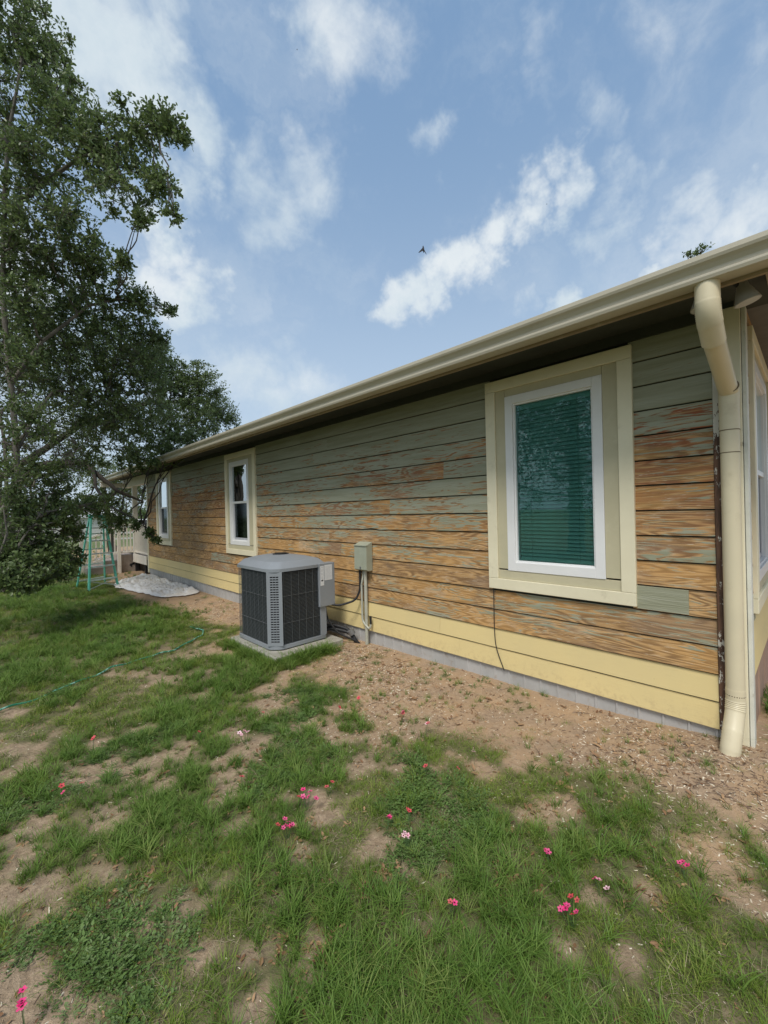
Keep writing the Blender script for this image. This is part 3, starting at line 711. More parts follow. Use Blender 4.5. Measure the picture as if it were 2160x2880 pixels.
# cord hanging below the big window
tag(MB().tube(round_path([(WX-.018, 2.085, .88), (WX-.020, 2.088, .5), (WX-.024, 2.075, .32), (WX-.02, 1.995, .12)], .12, 6), .0042, 7).build('hanging_cord', BLACK, smooth=True), 'thin black cord hanging down the boards from the big window corner', 'cord')

# ------------------------------------------------------------------ hose
HOSE = mat('hose_rubber'); p = HOSE.n('ShaderNodeTexCoord').outputs['Object']
setin(HOSE, 'Base Color', HOSE.mix(HOSE.ss(HOSE.noise(p, 30, 3), .52, .60), (.02, .22, .13), (.30, .55, .45))); setin(HOSE, 'Roughness', .4)
hp_ = [(-1.6, 4.55), (-.6, 4.72), (.07, 4.883), (.25, 4.95), (.5, 5.04), (.72, 5.14), (.95, 5.30), (1.15, 5.38), (1.4, 5.42), (1.65, 5.50), (1.9, 5.66), (2.1, 5.80), (2.22, 6.05), (2.15, 6.5)]
pts = []
for i in range(len(hp_)-1):
    for k in range(6):
        u = k/6; x = hp_[i][0]*(1-u)+hp_[i+1][0]*u; y = hp_[i][1]*(1-u)+hp_[i+1][1]*u+.012*math.sin((i*6+k)*.9); pts.append((x, y, gzf(x, y)+.022+.008*math.sin((i*6+k)*.55)))
tag(MB().tube(pts, .0085, 8).build('garden_hose', HOSE.mat, smooth=True), 'green garden hose lying across the lawn', 'hose')

# ------------------------------------------------------------------ stepladder
FG = paint('green_fibreglass', (.10, .46, .33), (.13, .52, .40), .45, 5, 60, .08); AL = paint('ladder_aluminium', (.68, .80, .76), (.6, .7, .67), .4, 8)
fa, fb = Vector((1.70, 11.58, 0)), Vector((2.36, 12.03, 0)); bk = Vector((-.12, .98, 0))*.92
for q in (fa, fb): q.z = gzf(q.x, q.y)
lad = tag(empty('stepladder', tuple((fa+fb)/2)), 'green fibreglass stepladder standing open on the grass by the drop cloth', 'ladder')
wv = (fb-fa).normalized(); H_ = 1.72; c0 = (fa+fb)/2+bk*.35; ta, tb = c0-wv*.19+Vector((0, 0, H_)), c0+wv*.19+Vector((0, 0, H_))
ra, rb = fa+bk, fb+bk
for q in (ra, rb): q.z = gzf(q.x, q.y)
def lp(mb, name, m, sm=False): return rel(mb.build(name, m, None, sm), lad)
for a, b in ((fa, ta), (fb, tb)):
    r_ = lp(MB().bar(a, b, .030, .085, up=bk), 'rail', FG)
    o = MB().cbox(a.x-.045, a.x+.045, a.y-.03, a.y+.03, a.z-.01, a.z+.03).build('foot', BLACK, r_); o.matrix_parent_inverse = Matrix.Identity(4)
for a, b in ((ra, ta+bk*.1), (rb, tb+bk*.1)): lp(MB().bar(a, b, .026, .055, up=bk), 'rear_rail', FG)
for i in range(5):
    u = .13+i*.178; a = fa.lerp(ta, u); b = fb.lerp(tb, u); lp(MB().bar(a, b, .085, .028), 'step', AL)
for i in range(4):
    u = .1+i*.22; a = ra.lerp(ta+bk*.1, u); b = rb.lerp(tb+bk*.1, u); lp(MB().bar(a, b, .02, .03), 'rear_brace', AL)
lp(MB().bar(fa.lerp(ta, .02), fb.lerp(tb, .12), .006, .02), 'diagonal_brace', AL); lp(MB().bar(fb.lerp(tb, .02), fa.lerp(ta, .12), .006, .02), 'diagonal_brace', AL)
lp(MB().obox((ta+tb)/2+bk*.05+Vector((0, 0, .02)), wv*.24, bk.normalized()*.09, Vector((0, 0, .03))), 'top_cap', FG)
for a, b, c, d_ in ((fa, ta, ra, ta+bk*.1), (fb, tb, rb, tb+bk*.1)): lp(MB().bar(a.lerp(b, .45), c.lerp(d_, .45), .006, .025), 'spreader', AL)

# ------------------------------------------------------------------ drop cloth
ol = [(2.42, 12.6), (2.75, 13.1), (3.2, 13.55), (3.40, 13.3), (3.41, 12.6), (3.41, 11.6), (3.41, 10.6), (3.42, 9.75), (3.36, 9.30), (3.15, 9.12), (2.85, 9.12), (2.62, 9.22), (2.52, 9.75), (2.42, 10.3), (2.33, 11.1), (2.22, 11.9)]
ctr = np.array([2.95, 11.2]); ol = np.array(ol); na, nr_ = 220, 60
idx = np.linspace(0, len(ol), na, endpoint=False); i0 = idx.astype(int) % len(ol); i1 = (i0+1) % len(ol); u = (idx % 1)[:, None]
P_ = ol[i0]*(1-u)+ol[i1]*u; P_ = (np.roll(P_, 4, 0)+np.roll(P_, -4, 0)+P_*2)/4
P_ += (fbm(P_[:, :1]*6, P_[:, 1:]*6, 8)-.5)*.10*np.array([[1, .8]]); P_[:, 0] = np.minimum(P_[:, 0], 3.415)
rr = np.linspace(0, 1, nr_)[:, None, None]; G = ctr+(P_[None]-ctr)*rr; gxx, gyy = G[..., 0], G[..., 1]
a1 = 1-np.abs(2*fbm(gxx*2.4+fbm(gxx*3, gyy*3, 2)*1.5, gyy*1.7, 21, 3)-1); a2 = 1-np.abs(2*fbm(gxx*8, gyy*6+fbm(gxx*4, gyy*4, 5)*2, 41, 3)-1)
hgt = (np.clip(a1-.66, 0, 1)*.12+np.clip(a2-.55, 0, 1)*.10)*np.clip((1-rr[..., 0])*9, .12, 1)
hgt += .05*np.exp(-((gxx-3.25)/.25)**2-((gyy-12.7)/.5)**2)
gzz = gz(gxx, gyy)+.018+hgt; Vc = np.stack([gxx, gyy, gzz], -1).reshape(-1, 3)
I = np.arange(nr_*na).reshape(nr_, na); I2 = np.roll(I, -1, 1); Q = np.stack([I[:-1], I[1:], I2[1:], I2[:-1]], -1).reshape(-1, 4)
CL_ = paint('canvas_cloth', (.90, .87, .83), (.86, .82, .77), .95, 3, 120, .3, dirt=(.6, .53, .47), dirtamt=.5)
cloth = quads('drop_cloth', Vc, Q, CL_, smooth=True); sm = cloth.modifiers.new('thickness', 'SOLIDIFY'); sm.thickness = .004
tag(cloth, 'crumpled off white canvas drop cloth spread along the wall', 'drop cloth')

# ------------------------------------------------------------------ porch beyond the far corner
PW = paint('porch_white_paint', (.84, .78, .68), (.78, .72, .62), .6, 5, 50, .15, dirt=(.35, .3, .25), dirtamt=.4)
STN = paint('brown_concrete', (.40, .33, .28), (.33, .275, .23), .9, 5, 70, .4, dirt=(.16, .13, .1), dirtamt=.6)
steps = tag(empty('porch_steps', (2.6, 15.8, -.1)), 'brown concrete porch steps beyond the far house corner', 'steps')
for i, (xa, xb, zt_) in enumerate(((3.0, 4.4, .44), (2.62, 3.0, .28), (2.2, 2.62, .10))):
    rel(MB().cbox(xa, xb-.001, 15.10+i*.002, 16.7, -.3, zt_, .01).build('step', STN), steps)
rel(MB().obox((3.38, 15.096, .13), (.055, 0, .02), (0, .006, 0), (.0, 0, .03)).build('crack', BLACK), steps)
rel(MB().obox((3.33, 15.096, .09), (.03, 0, -.03), (0, .005, 0), (.01, 0, .03)).build('crack', BLACK), steps)
hp(MB().cbox(WX-.02, 9, 13.56, 16.2, .36, .44, .005).build('porch_floor', STN))
hp(MB().cbox(WX-.045, WX-.021, 13.56, 15.06, .20, .46, .003).build('porch_skirt', PW))
for yy in (13.9, 15.0): hp(MB().box(WX+.02, WX+.14, yy, yy+.12, -.2, .36).build('porch_pier', BLACK))
hp(MB().cbox(WX-.03, WX+.10, 14.98, 15.11, .44, 2.60, .004).build('porch_column', PW))
hp(MB().cbox(WX-.05, WX+.12, 13.5, 16.2, 2.60, 2.86, .004).build('porch_beam', PW))
hp(MB().cbox(WX-.7, WX-.05, 16.0, 16.1, 2.62, 2.75, .004).build('porch_beam', PW))
rl = tag(empty('porch_railing', (3.2, 15.0, .4)), 'off white wooden porch railing with square balusters beside the steps', 'railing')
def rp(mb, name): return rel(mb.build(name, PW), rl)
nwx = 3.0
rp(MB().cbox(nwx-.045, nwx+.045, 14.97, 15.06, gzf(3.03, 15)-.05, 1.42, .004), 'newel_post'); rp(MB().cbox(nwx-.06, nwx+.06, 14.955, 15.075, 1.421, 1.45, .004), 'post_cap')
rp(MB().cbox(nwx+.046, WX-.031, 14.97, 15.07, 1.36, 1.40, .003), 'handrail'); rp(MB().cbox(nwx+.046, WX-.031, 14.99, 15.04, .50, .55, .003), 'bottom_rail')
for i in range(3): rp(MB().box(nwx+.11+i*.095, nwx+.145+i*.095, 14.998, 15.033, .55, 1.36), 'baluster')
rp(MB().cbox(WX-.03, WX+.06, 13.56, 14.979, 1.36, 1.40, .003), 'handrail'); rp(MB().cbox(WX-.015, WX+.045, 13.56, 14.979, .50, .55, .003), 'bottom_rail')
for i in range(11): rp(MB().box(WX-.005, WX+.03, 13.62+i*.123, 13.655+i*.123, .55, 1.36), 'baluster')
def sl(x): return np.interp(x, [2.05, nwx], [.92, 1.32])
rp(MB().bar((2.05, 15.02, sl(2.05)), (nwx-.046, 15.02, sl(nwx)), .08, .045), 'sloping_handrail'); rp(MB().bar((2.05, 15.02, sl(2.05)-.78), (nwx-.046, 15.02, sl(nwx)-.78), .05, .06), 'sloping_rail')
for i in range(7):
    x = 2.17+i*.12; rp(MB().box(x-.017, x+.017, 15.003, 15.037, sl(x)-.74, sl(x)-.03), 'baluster')
rp(MB().cbox(2.0, 2.09, 14.975, 15.065, -.2, 1.0, .004), 'newel_post')

# ------------------------------------------------------------------ instanced ground cover
protos = bpy.data.collections.new('ground_cover_pieces')
def blade_strip(mb, base, ang, h, w, bend, tw, segs=3):
    dx, dy = math.cos(ang), math.sin(ang); sx, sy = -math.sin(ang+tw), math.cos(ang+tw); vs = []
    for i in range(segs+1):
        u = i/segs; r_ = bend*h*u*u; z = h*(u-.35*bend*u*u); ww = w*(1-u**1.6)*.5+.0002
        for s_ in (-1, 1): vs.append((base[0]+dx*r_+sx*ww*s_, base[1]+dy*r_+sy*ww*s_, z))
    mb.add(vs, [(2*i, 2*i+1, 2*i+3, 2*i+2) for i in range(segs)])
def grass_mat(name, ca, cb_, cc_, trans=.25):
    t = mat(name); rn = t.n('ShaderNodeObjectInfo').outputs['Random']; p = t.n('ShaderNodeNewGeometry').outputs['Position']
    k = t.m('MULTIPLY_ADD', t.m('SUBTRACT', rn, .5), .8, t.noise(p, 2.2, 3), clamp=True)
    c = t.mix(t.ss(k, .25, .65), ca, cb_); c = t.mix(t.ss(rn, .82, .98, 0, .8), c, cc_)
    c = t.mix(t.ss(t.noise(p, 90, 2), .5, .75, 0, .35), c, cc_)
    setin(t, 'Base Color', c); setin(t, 'Roughness', .55); setin(t, 'Specular IOR Level', .25)
    tr = t.n('ShaderNodeBsdfTranslucent', {'Color': c}); mx = t.n('ShaderNodeMixShader', {0: trans, 1: t.b.outputs[0], 2: tr.outputs[0]})
    t.t.links.new(mx.outputs[0], t.o.inputs[0]); return t.mat
GR = grass_mat('lawn_grass', (.105, .175, .022), (.20, .29, .040), (.33, .34, .10))
GR2 = grass_mat('coarse_grass', (.095, .18, .028), (.15, .25, .045), (.24, .29, .08))
WD = grass_mat('weed_leaf', (.095, .165, .04), (.14, .23, .06), (.2, .27, .11))
ST = paint('dry_straw', (.42, .36, .22), (.30, .25, .15), .8, 20)
CHIP = mat('wood_chip'); rn = CHIP.n('ShaderNodeObjectInfo').outputs['Random']
setin(CHIP, 'Base Color', CHIP.mix(CHIP.ss(rn, .1, .9), (.36, .26, .17), (.80, .72, .56))); setin(CHIP, 'Roughness', .85)
CHIPD = mat('dark_mulch'); rn = CHIPD.n('ShaderNodeObjectInfo').outputs['Random']
setin(CHIPD, 'Base Color', CHIPD.mix(rn, (.07, .045, .03), (.24, .16, .11))); setin(CHIPD, 'Roughness', .9)
LEAFD = mat('dead_leaf'); rn = LEAFD.n('ShaderNodeObjectInfo').outputs['Random']
setin(LEAFD, 'Base Color', LEAFD.mix(rn, (.17, .08, .035), (.40, .25, .13))); setin(LEAFD, 'Roughness', .7)
def proto(name, mb, m):
    o = bpy.data.objects.new(name, mb.mesh(name, m)); protos.objects.link(o); return o
def tuft(n, h0, h1, w, spread, bmin, bmax, segs=3):
    mb = MB()
    for i in range(n):
        a = rnd.uniform(0, 6.283); r_ = spread*math.sqrt(rnd.random()); b = rnd.uniform(0, 6.283)
        blade_strip(mb, (r_*math.cos(b), r_*math.sin(b)), a if rnd.random() < .4 else b+rnd.uniform(-.6, .6), rnd.uniform(h0, h1), w*rnd.uniform(.6, 1.2), rnd.uniform(bmin, bmax), rnd.uniform(-.6, .6), segs)
    return mb
def add_leaf(mb, o, d, up, L, W):
    o, d, up = Vector(o), Vector(d).normalized(), Vector(up); s_ = d.cross(up).normalized(); n = s_.cross(d)
    mb.add([o, o+d*L*.35+s_*W+n*L*.05, o+d*L*.75+s_*W*.8+n*L*.04, o+d*L-n*L*.05, o+d*L*.75-s_*W*.8+n*L*.04, o+d*L*.35-s_*W+n*L*.05], [(0, 1, 2, 3), (0, 3, 4, 5)])
def weed(n):
    mb = MB()
    for i in range(n):
        a = rnd.uniform(0, 6.283); L = rnd.uniform(.03, .09); h = rnd.uniform(.01, .05); tip = Vector((math.cos(a)*L, math.sin(a)*L, h))
        mb.tube([(0, 0, 0), tip*.5+Vector((0, 0, .008)), tip], [.0009, .0008, .0005], 3, False)
        for k in range(4):
            b = a+rnd.uniform(-1.6, 1.6); add_leaf(mb, tip*(.45+.18*k), (math.cos(b), math.sin(b), rnd.uniform(0, .6)), (0, 0, 1), rnd.uniform(.012, .022), rnd.uniform(.003, .006))
    return mb
proto('a_fine_tuft', tuft(30, .035, .085, .0026, .035, .3, 1.0), GR)
proto('b_fine_tuft', tuft(26, .03, .07, .0028, .05, .5, 1.3), GR)
proto('c_coarse_tuft', tuft(18, .06, .13, .0045, .03, .4, 1.2, 4), GR2)
proto('d_creeping_tuft', tuft(26, .02, .05, .0034, .06, .6, 1.5), GR)
proto('e_weed', weed(16), WD)
proto('f_straw', tuft(7, .03, .07, .0022, .05, 1.2, 2.0), ST)
def chip_mesh(l, w_, h):
    mb = MB(); mb.add([(-l, -w_*.6, 0), (l*.8, -w_, 0), (l, w_*.5, 0), (-l*.85, w_, 0), (-l*.9, -w_*.5, h), (l*.7, -w_*.8, h*.7), (l*.9, w_*.4, h), (-l*.8, w_*.8, h*.8)], [(0, 3, 2, 1), (4, 5, 6, 7), (0, 1, 5, 4), (1, 2, 6, 5), (2, 3, 7, 6), (3, 0, 4, 7)]); return mb
chips = bpy.data.collections.new('chip_pieces')
def proto2(name, mb, m): o = bpy.data.objects.new(name, mb.mesh(name, m)); chips.objects.link(o)
proto2('a_chip', chip_mesh(.012, .0024, .003), CHIP); proto2('b_chip', chip_mesh(.007, .0034, .0025), CHIP); proto2('c_chip', chip_mesh(.015, .0016, .002), CHIPD)
mb = MB(); mb.tube([(-.05, 0, .004), (-.01, .006, .006), (.03, -.004, .006), (.06, .004, .003)], .0013, 4); proto2('d_twig', mb, CHIPD)
mb = MB(); add_leaf(mb, (-.02, 0, .004), (1, 0, .1), (0, .2, 1), .045, .009); add_leaf(mb, (.0, .012, .006), (-.3, 1, .2), (.2, 0, 1), .035, .008); proto2('e_leaf', mb, LEAFD)
def scatter(name, P, var, rot, scl_, coll, label, cat):
    me = bpy.data.meshes.new(name); me.vertices.add(len(P)); me.vertices.foreach_set('co', np.ascontiguousarray(P, np.float32).ravel())
    a = me.attributes.new('variant', 'INT', 'POINT'); a.data.foreach_set('value', np.ascontiguousarray(var, np.int32))
    a = me.attributes.new('turn', 'FLOAT_VECTOR', 'POINT'); a.data.foreach_set('vector', np.ascontiguousarray(rot, np.float32).ravel())
    a = me.attributes.new('size', 'FLOAT', 'POINT'); a.data.foreach_set('value', np.ascontiguousarray(scl_, np.float32))
    o = link(bpy.data.objects.new(name, me)); tag(o, label, cat, kind='stuff')
    ng = bpy.data.node_groups.new(name+'_nodes', 'GeometryNodeTree')
    ng.interface.new_socket('Geometry', in_out='INPUT', socket_type='NodeSocketGeometry'); ng.interface.new_socket('Geometry', in_out='OUTPUT', socket_type='NodeSocketGeometry')
    N = ng.nodes.new; gi = N('NodeGroupInput'); go = N('NodeGroupOutput'); ip = N('GeometryNodeInstanceOnPoints'); ci = N('GeometryNodeCollectionInfo')
    ci.inputs['Collection'].default_value = coll; ci.inputs['Separate Children'].default_value = True; ci.inputs['Reset Children'].default_value = True
    ip.inputs['Pick Instance'].default_value = True
    def na_(n, ty): q = N('GeometryNodeInputNamedAttribute'); q.data_type = ty; q.inputs[0].default_value = n; return q.outputs[0]
    e2r = N('FunctionNodeEulerToRotation'); L_ = ng.links.new
    L_(gi.outputs[0], ip.inputs['Points']); L_(ci.outputs[0], ip.inputs['Instance']); L_(na_('variant', 'INT'), ip.inputs['Instance Index'])
    L_(na_('turn', 'FLOAT_VECTOR'), e2r.inputs[0]); L_(e2r.outputs[0], ip.inputs['Rotation']); L_(na_('size', 'FLOAT'), ip.inputs['Scale']); L_(ip.outputs[0], go.inputs[0])
    md = o.modifiers.new('scatter', 'NODES'); md.node_group = ng; return o
def inpad(x, y): return ((x > 2.225) & (x < 3.18) & (y > 4.045) & (y < 5.21)) | (x > WX+.0) & (y > .30) & (y < 13.6) | ((x > 2.3) & (y > 9.05) & (y < 13.4) & (x < 3.5)) | ((x > 2.1) & (y > 15.05) & (y < 17))
P, Vr, Rt_, Sc = [], [], [], []
for x0, x1, y0, y1, dens, s0 in ((-.3, 3.4, -.3, 3.6, 900, .8), (-.3, 3.4, 3.6, 7.5, 420, 1.), (-1.2, 3.4, 7.5, 14, 190, 1.25), (-2.5, -.3, -.6, 7.5, 60, 1.2), (3.4, 6, -1.5, .3, 90, 1.), (-.3, 3.4, -1.6, -.3, 60, 1.), (-5, 5, 14, 30, 45, 1.9), (-6, -1.2, 7.5, 14, 45, 1.4)):
    n = int((x1-x0)*(y1-y0)*dens); x = rng.uniform(x0, x1, n); y = rng.uniform(y0, y1, n); g_ = grassiness(x, y)
    ok = (rng.random(n) < g_+.09) & ~inpad(x, y); x = x[ok]; y = y[ok]; g_ = g_[ok]; n = len(x)
    sel = fbm(x*1.2, y*1.2, 55, 3)+rng.normal(0, .09, n); r_ = rng.random(n)
    v_ = np.where(sel < .40, 3, np.where(sel < .50, 1, np.where(sel < .58, 0, 2))); v_ = np.where((fbm(x*1.6, y*1.6, 91, 2) > .66) & (r_ < .5) | (np.hypot(x-.2, y-1.8) < .38) & (r_ < .4), 4, v_); v_ = np.where(r_ > .82, 5, v_)
    P.append(np.stack([x, y, gz(x, y)-.004], -1)); Vr.append(v_); Rt_.append(np.stack([rng.normal(0, .12, n), rng.normal(0, .12, n), rng.uniform(0, 6.28, n)], -1)); Sc.append(s0*rng.uniform(.65, 1.3, n)*(.6+.4*g_))
# taller clumps round the pad edge and below the downspout
for (xa, ya, xb, yb, n) in ((2.2, 4.0, 2.9, 4.0, 190), (2.18, 4.0, 2.18, 5.3, 200), (3.5, .1, 4.6, .22, 60)):
    u = rng.random(n); x = xa+(xb-xa)*u+rng.normal(0, .05, n); y = ya+(yb-ya)*u+rng.normal(-.02, .05, n); ok = ~inpad(x, y); x = x[ok]; y = y[ok]; n = len(x)
    P.append(np.stack([x, y, gz(x, y)-.004], -1)); Vr.append(rng.choice([0, 2], n)); Rt_.append(np.stack([rng.normal(0, .15, n), rng.normal(0, .15, n), rng.uniform(0, 6.28, n)], -1)); Sc.append(rng.uniform(.9, 1.5, n))
scatter('grass', np.concatenate(P), np.concatenate(Vr), np.concatenate(Rt_), np.concatenate(Sc), protos, 'patchy green lawn grass and low weeds in front of the house', 'grass')
P, Vr, Rt_, Sc = [], [], [], []
for x0, x1, y0, y1, dens in ((0, 3.42, -.2, 4, 3600), (.5, 3.42, 4, 8.5, 1500), (3.4, 5.6, -.9, .29, 900), (1.5, 3.42, 8.5, 15, 200)):
    n = int((x1-x0)*(y1-y0)*dens); x = rng.uniform(x0, x1, n); y = rng.uniform(y0, y1, n); g_ = grassiness(x, y)
    heavy = np.exp(-((x-3.0)/.75)**2-((y-.45)/.75)**2)*1.5+np.exp(-((x-2.95)/.35)**2-((y-3.4)/.8)**2)*1.2+np.exp(-((x-2.3)/.5)**2-((y-2.5)/.6)**2)*.8+.5*np.exp(-((x-2.3)/.3)**2-((y-.3)/.6)**2)+np.exp(-((x-2.9)/.6)**2-((y-7)/1.2)**2)*.9
    pr = (.10+.9*heavy)*(1-g_*.93)*(.3+1.4*np.clip(fbm(x*3, y*3, 61, 3)-.3, 0, 1)); ok = (rng.random(n) < pr) & ~inpad(x, y); x = x[ok]; y = y[ok]; n = len(x)
    r_ = rng.random(n); dk = np.exp(-((x-3.1)/.5)**2-((y-.5)/.5)**2); v_ = np.where(r_ < .38, 0, np.where(r_ < .68, 1, np.where(r_ < .9, 2, np.where(r_ < .95, 3, 4)))); v_ = np.where((rng.random(n) < dk*.55), 2, v_)
    P.append(np.stack([x, y, gz(x, y)+.001], -1)); Vr.append(v_); Rt_.append(np.stack([rng.normal(0, .25, n), rng.normal(0, .25, n), rng.uniform(0, 6.28, n)], -1)); Sc.append(rng.uniform(.4, 1.3, n)*np.where(rng.random(n) < .08, 1.3, .85))
n = 15000; x = rng.uniform(-.3, 3.2, n); y = rng.uniform(-.3, 5.5, n); g_ = grassiness(x, y); ok = (rng.random(n) < .25+.75*fbm(x*4, y*4, 88, 3)) & ~inpad(x, y); x = x[ok]; y = y[ok]; n = len(x)
P.append(np.stack([x, y, gz(x, y)+.002], -1)); Vr.append(rng.choice([0, 1, 2, 3, 4], n, p=[.10, .16, .50, .10, .14])); Rt_.append(np.stack([rng.normal(0, .3, n), rng.normal(0, .3, n), rng.uniform(0, 6.28, n)], -1)); Sc.append(rng.uniform(.25, .75, n))
for bx, by, br in ((1.03, 1.69, .10), (1.21, 1.32, .06), (.85, 1.32, .09), (1.93, .49, .08), (.85, 1.25, .08), (1.1, 2.5, .12), (.5, 2.1, .1), (1.6, .9, .08), (2.0, 1.0, .1)):
    n = 26; x = rng.normal(bx, br*1.1, n); y = rng.normal(by, br*.9, n)
    P.append(np.stack([x, y, gz(x, y)+.004], -1)); Vr.append(np.full(n, 4)); Rt_.append(np.stack([rng.normal(0, .35, n), rng.normal(0, .35, n), rng.uniform(0, 6.28, n)], -1)); Sc.append(rng.uniform(.45, .95, n))
scatter('wood_litter', np.concatenate(P), np.concatenate(Vr), np.concatenate(Rt_), np.concatenate(Sc), chips, 'pale wood chips, twigs and dead leaves strewn on bare soil', 'wood chips')

# ------------------------------------------------------------------ flowers
PK = [mat('petal_'+n) for n in ('hot_pink', 'red', 'pale_pink')]
for q, c, e in zip(PK, ((.80, .03, .20), (.62, .05, .07), (.85, .30, .42)), ((.7, .1, .25), (.6, .12, .12), (.85, .6, .62))):
    rn = q.n('ShaderNodeObjectInfo').outputs['Random']; setin(q, 'Base Color', q.mix(rn, c, e)); setin(q, 'Roughness', .6)
CEN = paint('flower_centre', (.12, .005, .02), None, .7); STEM = paint('flower_stem', (.08, .15, .05), None, .6)
def bloom_mesh(m):
    mb = MB()
    for i in range(5):
        a = i*2*math.pi/5; d_ = Vector((math.cos(a), math.sin(a), .25)); s_ = Vector((-math.sin(a), math.cos(a), 0))
        mb.add([d_*.001, d_*.006+s_*.0042, d_*.0115+s_*.0035, d_*.013, d_*.0115-s_*.0035, d_*.006-s_*.0042], [(0, 1, 2, 3), (0, 3, 4, 5)])
    return mb.mesh('bloom', m)
BM = [bloom_mesh(m) for m in PK]; CM = MB().tube([(0, 0, .0005), (0, 0, .0022)], [.0036, .0022], 6).mesh('bloom_centre', CEN)
FL = [(1010, 1966, 2, 1, 'red bloom pair at the foot of the bare soil strip, nearest the big window', 4),
      (1130, 2002, 3, 0, 'hot pink bloom cluster beside pale chips, below the wall box', 4), (1195, 2032, 2, 1, 'red bloom pair at the grass edge facing the big window', 4),
      (740, 2002, 1, 1, 'small red bloom on bare soil below the condenser pad', 3), (690, 2058, 4, 2, 'faded pink bloom cluster on bare soil below the condenser pad', 5),
      (262, 2072, 2, 1, 'red bloom pair in grass between hose and bare patches', 4), (155, 2220, 2, 1, 'red bloom pair in the left lawn beside a third single bloom', 3),
      (178, 2232, 1, 0, 'dull pink bloom just right of the red pair in the left lawn', 2), (230, 2205, 1, 1, 'single red bloom furthest right of three in the left lawn', 2),
      (680, 2188, 1, 1, 'single red bloom by a white chip in the middle lawn', 2), (862, 2240, 7, 0, 'elongated row of hot pink blooms in the middle lawn', 8),
      (923, 2205, 2, 1, 'red bloom pair just above the pink row', 3), (807, 2318, 8, 0, 'densest hot pink bloom cluster above dead brown leaves', 6),
      (1087, 2297, 3, 0, 'pink blooms on a coarse grass tuft', 3), (1150, 2285, 3, 1, 'red pink blooms stacked above the pale pair', 3),
      (1145, 2348, 4, 2, 'pale pink blooms with dark eyes under the red ones', 4), (1267, 2533, 3, 0, 'lone pink bloom cluster lowest in the middle lawn', 3),
      (1544, 2394, 3, 0, 'narrow upright pink blooms in the right lawn', 3), (1837, 2382, 1, 2, 'small salmon bloom near the chip covered soil at right', 2),
      (1930, 2442, 4, 0, 'bright pink bloom pair nearest the right soil strip', 4), (1688, 2475, 3, 2, 'pale pink bloom pair in the right lawn', 4),
      (1615, 2522, 2, 1, 'crimson bloom just above a larger crimson cluster', 3), (1615, 2562, 6, 0, 'larger crimson pink cluster in the right lawn', 4),
      (68, 2810, 5, 0, 'magenta bloom cluster closest to the camera in the weeds', 4), (1333, 2117, 1, 1, 'tiny red bloom between soil and lawn', 2),
      (1197, 2152, 1, 1, 'tiny red bloom among short grass below the red pair', 2), (1288, 2163, 1, 1, 'tiny dull red bloom left of a bare patch', 2), (955, 1992, 1, 1, 'faint red bloom in grass left of the red pair', 2),
      (560, 2060, 1, 1, 'faint red bloom in the lawn right of the hose', 2)]
for i, (px, py, n, c, lab, sp) in enumerate(FL):
    d_ = ray(px, py); h = .085; tt = (h-CAM.z)/d_.z; p = CAM+d_*tt; g_ = gzf(p.x, p.y)
    f = tag(empty('flower', (p.x, p.y, g_)), lab, 'flower', 'wild phlox flowers scattered in the lawn')
    for k in range(n):
        ox, oy = (rnd.gauss(0, .0045*sp*.7), rnd.gauss(0, .0045*sp)) if n > 1 else (0, 0)
        hh = h-g_+rnd.uniform(-.006, .008)
        s_ = MB().tube([(ox*.2, oy*.2, 0), (ox*.8, oy*.6, hh*.6), (ox, oy, hh)], .0011, 4).build('stem', STEM, f)
        b = share('bloom', BM[c if rnd.random() < .85 else (c+1) % 3], f, (ox, oy, hh)); sc_ = rnd.uniform(1.0, 1.35)*(1. if p.length > 2.2 else .85); b.scale = (sc_,)*3
        b.rotation_euler = (rnd.uniform(-.3, .6)-.1, rnd.uniform(-.7, .1), rnd.uniform(0, 6.28))
        share('bloom_centre', CM, b, (0, 0, .0008))

# ------------------------------------------------------------------ trees
t = mat('oak_leaf'); tv = t.attr('tone').outputs['Fac']
c = t.mix(t.ss(tv, .0, .75), (.085, .13, .045), (.165, .23, .08)); c = t.mix(t.ss(tv, .86, 1.), c, (.22, .26, .09))
setin(t, 'Base Color', c); setin(t, 'Roughness', .42); setin(t, 'Specular IOR Level', .5)
tr = t.n('ShaderNodeBsdfTranslucent', {'Color': c}); mx = t.n('ShaderNodeMixShader', {0: .38, 1: t.b.outputs[0], 2: tr.outputs[0]}); t.t.links.new(mx.outputs[0], t.o.inputs[0]); LEAF = t.mat
BARK = paint('oak_bark', (.17, .155, .13), (.09, .08, .068), .95, 12, 50, .8, stretch=(1, 1, .35), dirt=(.25, .25, .22), dirtamt=.6)
BARKD = paint('dark_oak_bark', (.07, .058, .046), (.04, .034, .028), .95, 10, 40, .8)
LEAFT = np.array([(0, 0, 0), (.32, 1, .05), (.72, .85, .05), (1, 0, -.03), (.72, -.85, .05), (.32, -1, .05)])
def leaves(pos, dirs, size, g):
    n = len(pos); d_ = dirs/np.linalg.norm(dirs, axis=1, keepdims=True); up = g.normal(0, .7, (n, 3))+np.array([0, 0, .8])
    s_ = np.cross(d_, up); s_ /= np.linalg.norm(s_, axis=1, keepdims=True)+1e-9; nn_ = np.cross(s_, d_)
    L_ = size*g.uniform(.65, 1.2, n)
    V_ = pos[:, None]+d_[:, None]*LEAFT[None, :, :1]*L_[:, None, None]+s_[:, None]*LEAFT[None, :, 1:2]*(L_*.245)[:, None, None]+nn_[:, None]*LEAFT[None, :, 2:]*L_[:, None, None]
    b = (np.arange(n)*6)[:, None]; Q_ = np.concatenate([b+np.array([[0, 1, 2, 3]]), b+np.array([[0, 3, 4, 5]])], 0)
    return V_.reshape(-1, 3), Q_
